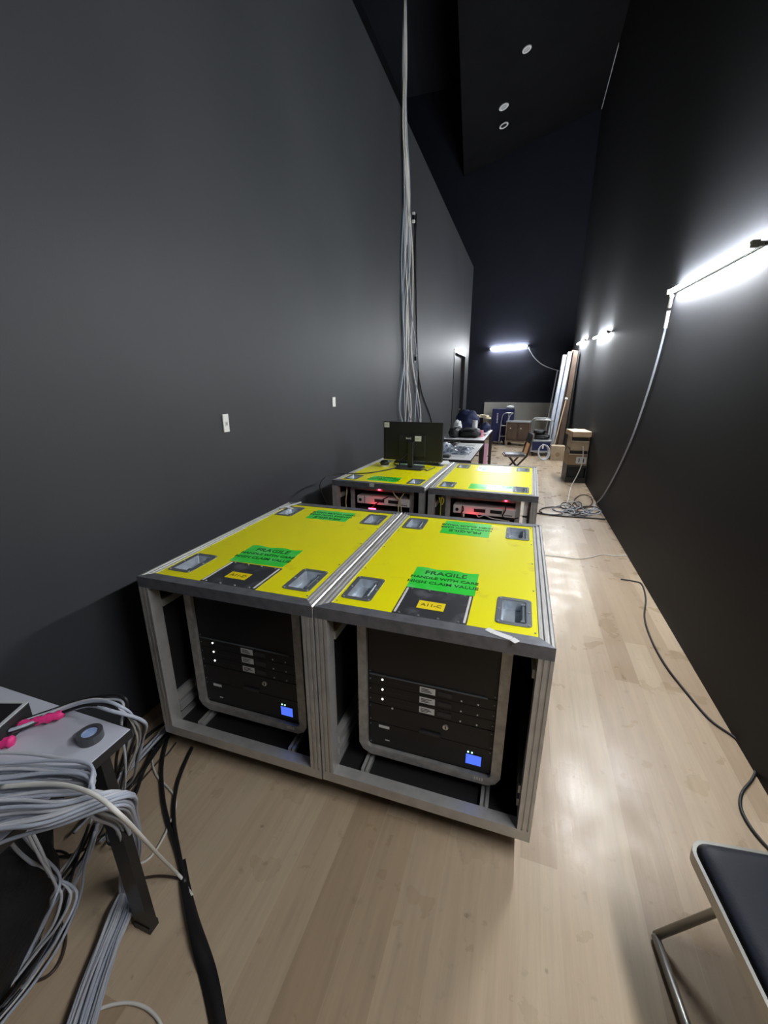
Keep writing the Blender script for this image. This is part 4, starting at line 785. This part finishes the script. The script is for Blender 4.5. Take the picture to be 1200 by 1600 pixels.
for k, (x, y, z, sx, sy, sz, m, sd, nm, lab, cat) in enumerate((
    (-.93, 7.62, .7505, .20, .26, .072, 'bagblack', 21, 'black_bag', 'long flat black bag on the farther white table', 'bag'),
    (-1.17, 7.55, .7505, .09, .30, .085, 'bagblack', 22, 'black_bag', 'bunched black bag behind the monitor, left of the flat bag', 'bag'),
    (-1.06, 8.30, .7505, .21, .20, .215, 'navycloth', 23, 'navy_cloth', 'tall heap of dark navy cloth on the farther white table', 'cloth'),
    (-1.20, 7.98, .7505, .08, .09, .13, 'paperwhite', 24, 'white_bag', 'crumpled white bag left of the navy cloth', 'bag'),
    (-.735, 8.52, .7505, .10, .16, .09, 'navycloth', 25, 'navy_cloth', 'small low navy cloth at the far right of the white table', 'cloth'))):
    t = thing(nm, lab, cat, (x, y, z)); lump(sx, sy, sz, sd, .6 if 'black' in nm else .95, .14, 6).build('bag_body' if 'bag' in nm else 'folded_cloth', M[m], t, True)
    if nm == 'black_bag': cable('bag_strap', [(-sx * .7, -sy * .8, sz * 1.2), (-sx * .2, -sy * .9, sz * 2.1), (sx * .5, -sy * .5, sz * 2.1), (sx * .8, sy * .2, sz * 1.5)], .010, M['plate'], parent=t, floor=False)
for (x, y, r_, h_, m, lab) in ((-.885, 8.0, .048, .155, 'paperwhite', 'white paper roll standing against the navy cloth'), (-.74, 7.66, .055, .11, 'pinkpale', 'pink tape roll beside the flat black bag')):
    t = thing('paper_roll' if m == 'paperwhite' else 'pink_roll', lab, 'roll', (x, y, .7505)); zz = .10 if m == 'paperwhite' else 0
    MB().ring(circ(r_, 24), circ(r_ * .45, 24), 0, h_ + zz).build('winding', M[m], t); MB().ring(circ(r_ * .45, 24), circ(r_ * .36, 24), 0, h_ + zz + .001).build('core', M['kraft'], t)
for k, (x0, y0, x1, y1, m, lab) in enumerate(((-.78, 8.0, -.66, 7.95, 'slot', 'dark pen by the far right corner of the white table'), (-.74, 7.82, -.66, 7.75, 'zincdark', 'grey tool lying before the pink roll'))):
    tag(MB().cyl((x0, y0, .7585), (x1, y1, .7585), .008, 10).build('pen' if k == 0 else 'hand_tool', M[m]), lab, 'tool')
for i in range(4):
    a = rn.uniform(0, 3); x, y = -1.12 + rn.uniform(-.08, .08), 6.75 + rn.uniform(-.1, .1)
    cable('coiled_cable', [(x + .09 * math.cos(t * .7 + a), y + .14 * math.sin(t * .7 + a), .712 + .012 * i) for t in range(9)], .009, M['dark_cable'], 'black cable coiled on the nearer white table before the black bags', 'cable', 'black coils on the nearer white table')
tag(MB().box(-.83, -.66, 8.50, 8.53, 0, .52, bev=.004).build('pink_sheet', M['pinksheet']), 'pale pink sheet standing under the farther white table', 'sheet')
sd = thing('table_stand', 'cream topped stand with thin stem at the far end of the white table', 'stand', (-.735, 8.80, .7505))
MB().prism(circ(.075, 24), 0, .012).build('foot', M['galv'], sd); MB().cyl((0, 0, .012), (0, 0, .235), .008, 10).build('stem', M['galv'], sd)
MB().prism(circ(.075, 24), .235, .262).box(-.26, .05, -.05, .06, .262, .275).build('tray', M['creampaper'], sd)
for k, (dx, dz, a) in enumerate(((-.20, .285, .3), (-.06, .283, -.4))):
    t = tag(MB().box(-.075, .075, -.05, .05, 0, .03, Matrix.Rotation(a, 4, 'Z') @ Matrix.Rotation(.12, 4, 'Y')).build('paper_packet', M['creampaper']), ('left' if k == 0 else 'right') + ' cream paper packet on the tray of the table stand', 'paper'); t.location = (-.735 + dx, 8.80, .7505 + dz)

# ------------------------------------------------------------------ back of the corridor
o = MB().box(-1.25, .85, YB - .045, YB - .005, 0, 1.155).build('pale_board', M['wallboard']); tag(o, 'wide pale grey board standing against the back wall', 'board')
for k, (x0, x1, y0, y1, z1, lab) in enumerate(((-.93, -.62, 12.72, 13.1, 1.0, 'left of two tall navy cases before the pale board'), (-.605, -.32, 12.78, 13.16, 1.0, 'right of two tall navy cases, a white bag on top'))):
    t = thing('navy_case', lab, 'case', ((x0 + x1) / 2, (y0 + y1) / 2, 0)); w_, d_ = (x1 - x0) / 2, (y1 - y0) / 2
    MB().box(-w_, w_, -d_, d_, .06, z1, bev=.012).build('shell', M['navy'], t)
    for sx in (-1, 1):
        for sy in (-1, 1): MB().cyl((sx * (w_ - .05) - .012, sy * (d_ - .05), .032), (sx * (w_ - .05) + .012, sy * (d_ - .05), .032), .032, 14).box(sx * (w_ - .05) - .016, sx * (w_ - .05) + .016, sy * (d_ - .05) - .012, sy * (d_ - .05) + .012, .04, .065).build('wheel', M['plate'], t)
    pr_ = MB()
    for q in range(7): pr_.box(.0 - .016, .0 + .016, -d_ - .002, -d_, z1 - .40 + q * .042, z1 - .372 + q * .042)
    pr_.build('side_print', M['stickergrey'], t)
t = thing('white_bag', 'white plastic bag on top of the right navy case', 'bag', (-.44, 12.95, 1.0005)); lump(.11, .10, .045, 31, .9, .1).build('bag_body', M['paperwhite'], t, True)
ht = thing('hand_truck', 'silver hand truck standing between the navy cases and the brown trunk', 'trolley', (-.47, 12.50, 0), R(0))
for sx in (-1, 1):
    MB().tube(spline([(sx * .10 - .10, 0, .05), (sx * .10 - .08, -.02, .55), (sx * .10 - .05, -.03, .82), (sx * .10 + .03, -.03, .90), (.12, -.03, .905)], 5), .014, 10).build('frame_tube', M['galv'], ht, True)
    MB().cyl((sx * .13 - .08, .05, .075), (sx * .13 - .11, .05, .075), .075, 18).build('wheel', M['rubber'], ht)
MB().box(-.20, .02, -.16, .02, .0, .010).build('toe_plate', M['galv'], ht)
for z in (.25, .55): MB().cyl((-.19, -.01, z), (.02, -.01, z), .010, 10).build('cross_bar', M['galv'], ht)
tk = thing('brown_trunk', 'brown trunk with pale corner frame and grey top behind the grey chair', 'trunk', (-.15, 12.62, 0), R(-6))
MB().box(-.31, .31, -.22, .22, .14, .65, bev=.004).build('body', M['trunk'], tk)
for x in (-.15, .155): MB().box(x - .125, x + .125, -.227, -.22, .19, .61).build('door_leaf', M['brownboard'], tk)
MB().box(-.33, .33, -.24, .24, .65, .685, bev=.004).build('top_lid', M['greylid'], tk)
MB().box(-.33, .33, -.24, .24, .10, .14).build('plinth_frame', M['trunkframe'], tk)
for sx in (-1, 1):
    for sy in (-1, 1): MB().box(sx * .29 - .03, sx * .29 + .03, sy * .2 - .03, sy * .2 + .03, 0, .10).build('foot', M['trunkframe'], tk)
    MB().box(sx * .315 - .012, sx * .315 + .012, -.235, .235, .14, .65).build('edge_strip', M['trunkframe'], tk)
for x in (-.20, .08): MB().cyl((x, -.227, .49), (x, -.245, .49), .018, 12).build('latch', M['creampaper'], tk)
dl = thing('platform_trolley', 'platform trolley with tube handles carrying a blue crate', 'trolley', (.41, 10.95, 0), R(3))
MB().box(-.235, .235, -.32, .32, .10, .135, bev=.004).build('deck', M['greylid'], dl)
for y in (-.31, .31): MB().tube(spline([(-.225, y, .12), (-.225, y, .72), (-.20, y, .84), (-.12, y, .86), (.12, y, .86), (.20, y, .84), (.225, y, .72), (.225, y, .12)], 5), .013, 10).build('handle_tube', M['galv'], dl, True)
for sx in (-1, 1):
    for sy in (-1, 1): MB().cyl((sx * .18 - .015, sy * .25, .05), (sx * .18 + .015, sy * .25, .05), .05, 16).box(sx * .18 - .02, sx * .18 + .02, sy * .25 - .015, sy * .25 + .015, .05, .10).build('caster', M['rubber'], dl)
bc = thing('blue_crate', 'navy blue crate with a grey lid on the platform trolley', 'crate', (.41, 10.93, .1355), R(3))
MB().box(-.205, .205, -.27, .27, 0, .21, bev=.006).build('crate_body', M['navy'], bc); MB().box(-.215, .215, -.28, .28, .21, .245, bev=.006).build('lid', M['greylid'], bc)
MB().box(.02, .055, -.274, -.27, .05, .16).build('front_print', M['sticker'], bc); MB().box(-.14, .14, -.14, .10, .245, .252).build('lid_recess', M['zincdark'], bc)
for k, (x, y, z, sx, sy, sz, lab) in enumerate(((.41, 10.97, .3885, .19, .22, .055, 'lower black bag on the blue crate'), (.36, 11.0, .502, .14, .18, .055, 'upper black bag heaped on the lower bag of the trolley'))):
    t = thing('black_bag', lab, 'bag', (x, y, z)); lump(sx, sy, sz, 40 + k, .6, .1).build('bag_body', M['bagblack'], t, True)
    MB().box(-.06, .06, -sy * 1.02, -sy * .9, sz * .7, sz * 1.2).build('bag_label', M['plate'], t)
t = thing('tan_bag', 'tan paper bag on the floor between the brown trunk and the trolley', 'bag', (.10, 10.75, 0), R(10))
b_ = MB(); lp = rrect(.16, .12, .02); b_.prism(lp, 0, .34, [(x * .8 + .02 * math.sin(9 * y), y * .6) for x, y in lp]); b_.build('bag_body', M['tan'], t)
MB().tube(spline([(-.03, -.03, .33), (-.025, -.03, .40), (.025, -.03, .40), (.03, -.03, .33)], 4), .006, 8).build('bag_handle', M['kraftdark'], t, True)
# leaning boards
for k, (x0, x1, y, w_, th, z1, m, lab) in enumerate((
    (.60, .775, 11.7, .30, .075, 2.36, 'silver_board', 'outermost pale board of the bundle leaning on the right wall'),
    (.70, .885, 11.7, .32, .085, 2.42, 'silver_board', 'wider pale board between the outer pale board and the brown boards'),
    (.80, .955, 11.75, .30, .060, 2.46, 'brownboard', 'dark brown board leaning next to the pale boards'),
    (.89, 1.005, 11.60, .30, .11, 2.44, 'brownboard', 'lighter brown board leaning closest to the right wall'),
    (.99, 1.055, 11.35, .26, .022, 2.44, 'bagblack', 'black board leaning flat against the right wall'))):
    dx = th / 2
    tag(bar((x0, y, dx * .3), (x1, y, z1), w_, th).build('leaning_board', M[m]), lab, 'board', 'boards leaning on the right wall')
t = thing('thin_board', 'low grey plank leaning left of the pale boards', 'board', (0, 0, 0)); bar((.50, 11.9, .02), (.665, 11.9, 2.0), .16, .02).build('plank', M['greylid'], t)
st = thing('wooden_pole', 'thin wooden pole with a white knob leaning on the brown boards', 'pole', (0, 0, 0))
MB().cyl((.70, 10.95, .02), (.90, 11.35, 1.30), .014, 10).build('stick', M['woodpale'], st); lump(.035, .035, .035, 2, 1., .0, flat=False).build('knob', M['paperwhite'], st, True).location = (.905, 11.36, 1.33)
cb = thing('cardboard_box', 'small plain cardboard box on the floor beside the carton stack', 'box', (.765, 10.3, 0), R(2))
MB().box(-.145, .145, -.14, .14, 0, .32, bev=.003).build('carton', M['kraft'], cb); MB().box(-.145, .145, -.025, .025, .32, .3215).build('packing_tape', M['creampaper'], cb)
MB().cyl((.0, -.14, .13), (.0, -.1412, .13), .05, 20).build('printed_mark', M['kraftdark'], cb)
hs = thing('hose_coil', 'pale hose coiled upright on the floor beside the small cardboard box', 'hose', (.47, 10.15, 0), R(10))
for k in range(3): MB().tube([(.13 * math.cos(2 * PI * i / 24) * (1 - .1 * k), .03 * k - .03 + .05 * math.sin(2 * PI * i / 24), .175 + .165 * math.sin(2 * PI * i / 24) * (1 - .04 * k)) for i in range(25)], .011, 8).build('coil', M['grey_cable2'], hs, True)

# carton stack by the right wall
def carton(name, label, x, y, z, w_, d_, h_, rot, m='kraft', slot=None, extra=None):
    t = thing(name, label, 'box', (x, y, z), rot, 'cartons stacked by the right wall')
    if slot:
        a, b = slot; th = .006; s = MB()
        s.box(-w_ / 2, w_ / 2, -d_ / 2, -d_ / 2 + th, 0, a); s.box(-w_ / 2, w_ / 2, -d_ / 2, -d_ / 2 + th, b, h_) if b < h_ else None
        s.box(-w_ / 2, -w_ / 2 + th, -d_ / 2 + th, d_ / 2, 0, h_); s.box(w_ / 2 - th, w_ / 2, -d_ / 2 + th, d_ / 2, 0, h_); s.box(-w_ / 2 + th, w_ / 2 - th, d_ / 2 - th, d_ / 2, 0, h_)
        s.box(-w_ / 2, w_ / 2, -d_ / 2, d_ / 2, -.0001, th); s.box(-w_ / 2, w_ / 2, -d_ / 2, d_ / 2, h_ - th, h_)
        s.build('carton', M[m], t); MB().box(-w_ / 2 + .02, w_ / 2 - .02, -d_ / 2 + .05, d_ / 2 - .03, .007, h_ - .02).build('shade_fill', M['crate'], t)  # dark block stands in for the shade inside the open carton
        MB().box(-w_ / 2, w_ / 2, -d_ / 2 - .02, -d_ / 2, a - .006, a).build('front_flap', M['creampaper'], t)
    else: MB().box(-w_ / 2, w_ / 2, -d_ / 2, d_ / 2, 0, h_, bev=.003).build('carton', M[m], t)
    return t
sx_, sy_ = .905, 8.0
cr = thing('dark_crate', 'dark open crate at the bottom of the carton stack', 'crate', (sx_, sy_, 0), R(3))
MB().box(-.15, .15, -.24, .24, 0, .03).box(-.16, -.145, -.25, .25, 0, .31).box(.145, .16, -.25, .25, 0, .31).box(-.145, .145, .235, .25, 0, .31).box(-.145, .145, -.25, -.235, 0, .09).box(-.145, .145, -.25, -.235, .27, .31).build('crate_body', M['crate'], cr)
MB().box(-.13, .13, -.20, .22, .03, .26).build('shade_fill', M['rubber'], cr)  # dark block paints the shade in the crate's open front
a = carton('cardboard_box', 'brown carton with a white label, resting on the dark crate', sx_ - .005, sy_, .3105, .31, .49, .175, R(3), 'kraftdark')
lb = MB().box(-.02, .145, -.2465, -.245, .03, .145).build('shipping_label', M['stickergrey'], a)
for k in range(2): MB().box(.02 + k * .07, .035 + k * .07, -.2475, -.2465, .05, .12).build('label_print', M['ink'], lb)
carton('cardboard_box', 'flat open carton second from the bottom of the carton stack', sx_ + .005, sy_, .4862, .29, .48, .095, R(2), 'kraft', (.018, .075))
carton('cardboard_box', 'closed tan carton in the middle of the carton stack', sx_ + .008, sy_ + .005, .582, .285, .48, .130, R(3), 'kraft')
carton('cardboard_box', 'open carton with dark slot just under the topmost carton', sx_ + .010, sy_ + .01, .7128, .285, .48, .080, R(2), 'kraft', (.012, .07))
tp = carton('cardboard_box', 'topmost pale carton of the stack by the right wall', sx_ + .004, sy_ + .03, .7935, .31, .56, .085, R(7), 'woodpale')
MB().box(-.03, .03, -.31, .31, .085, .0862).build('packing_tape', M['creampaper'], tp)
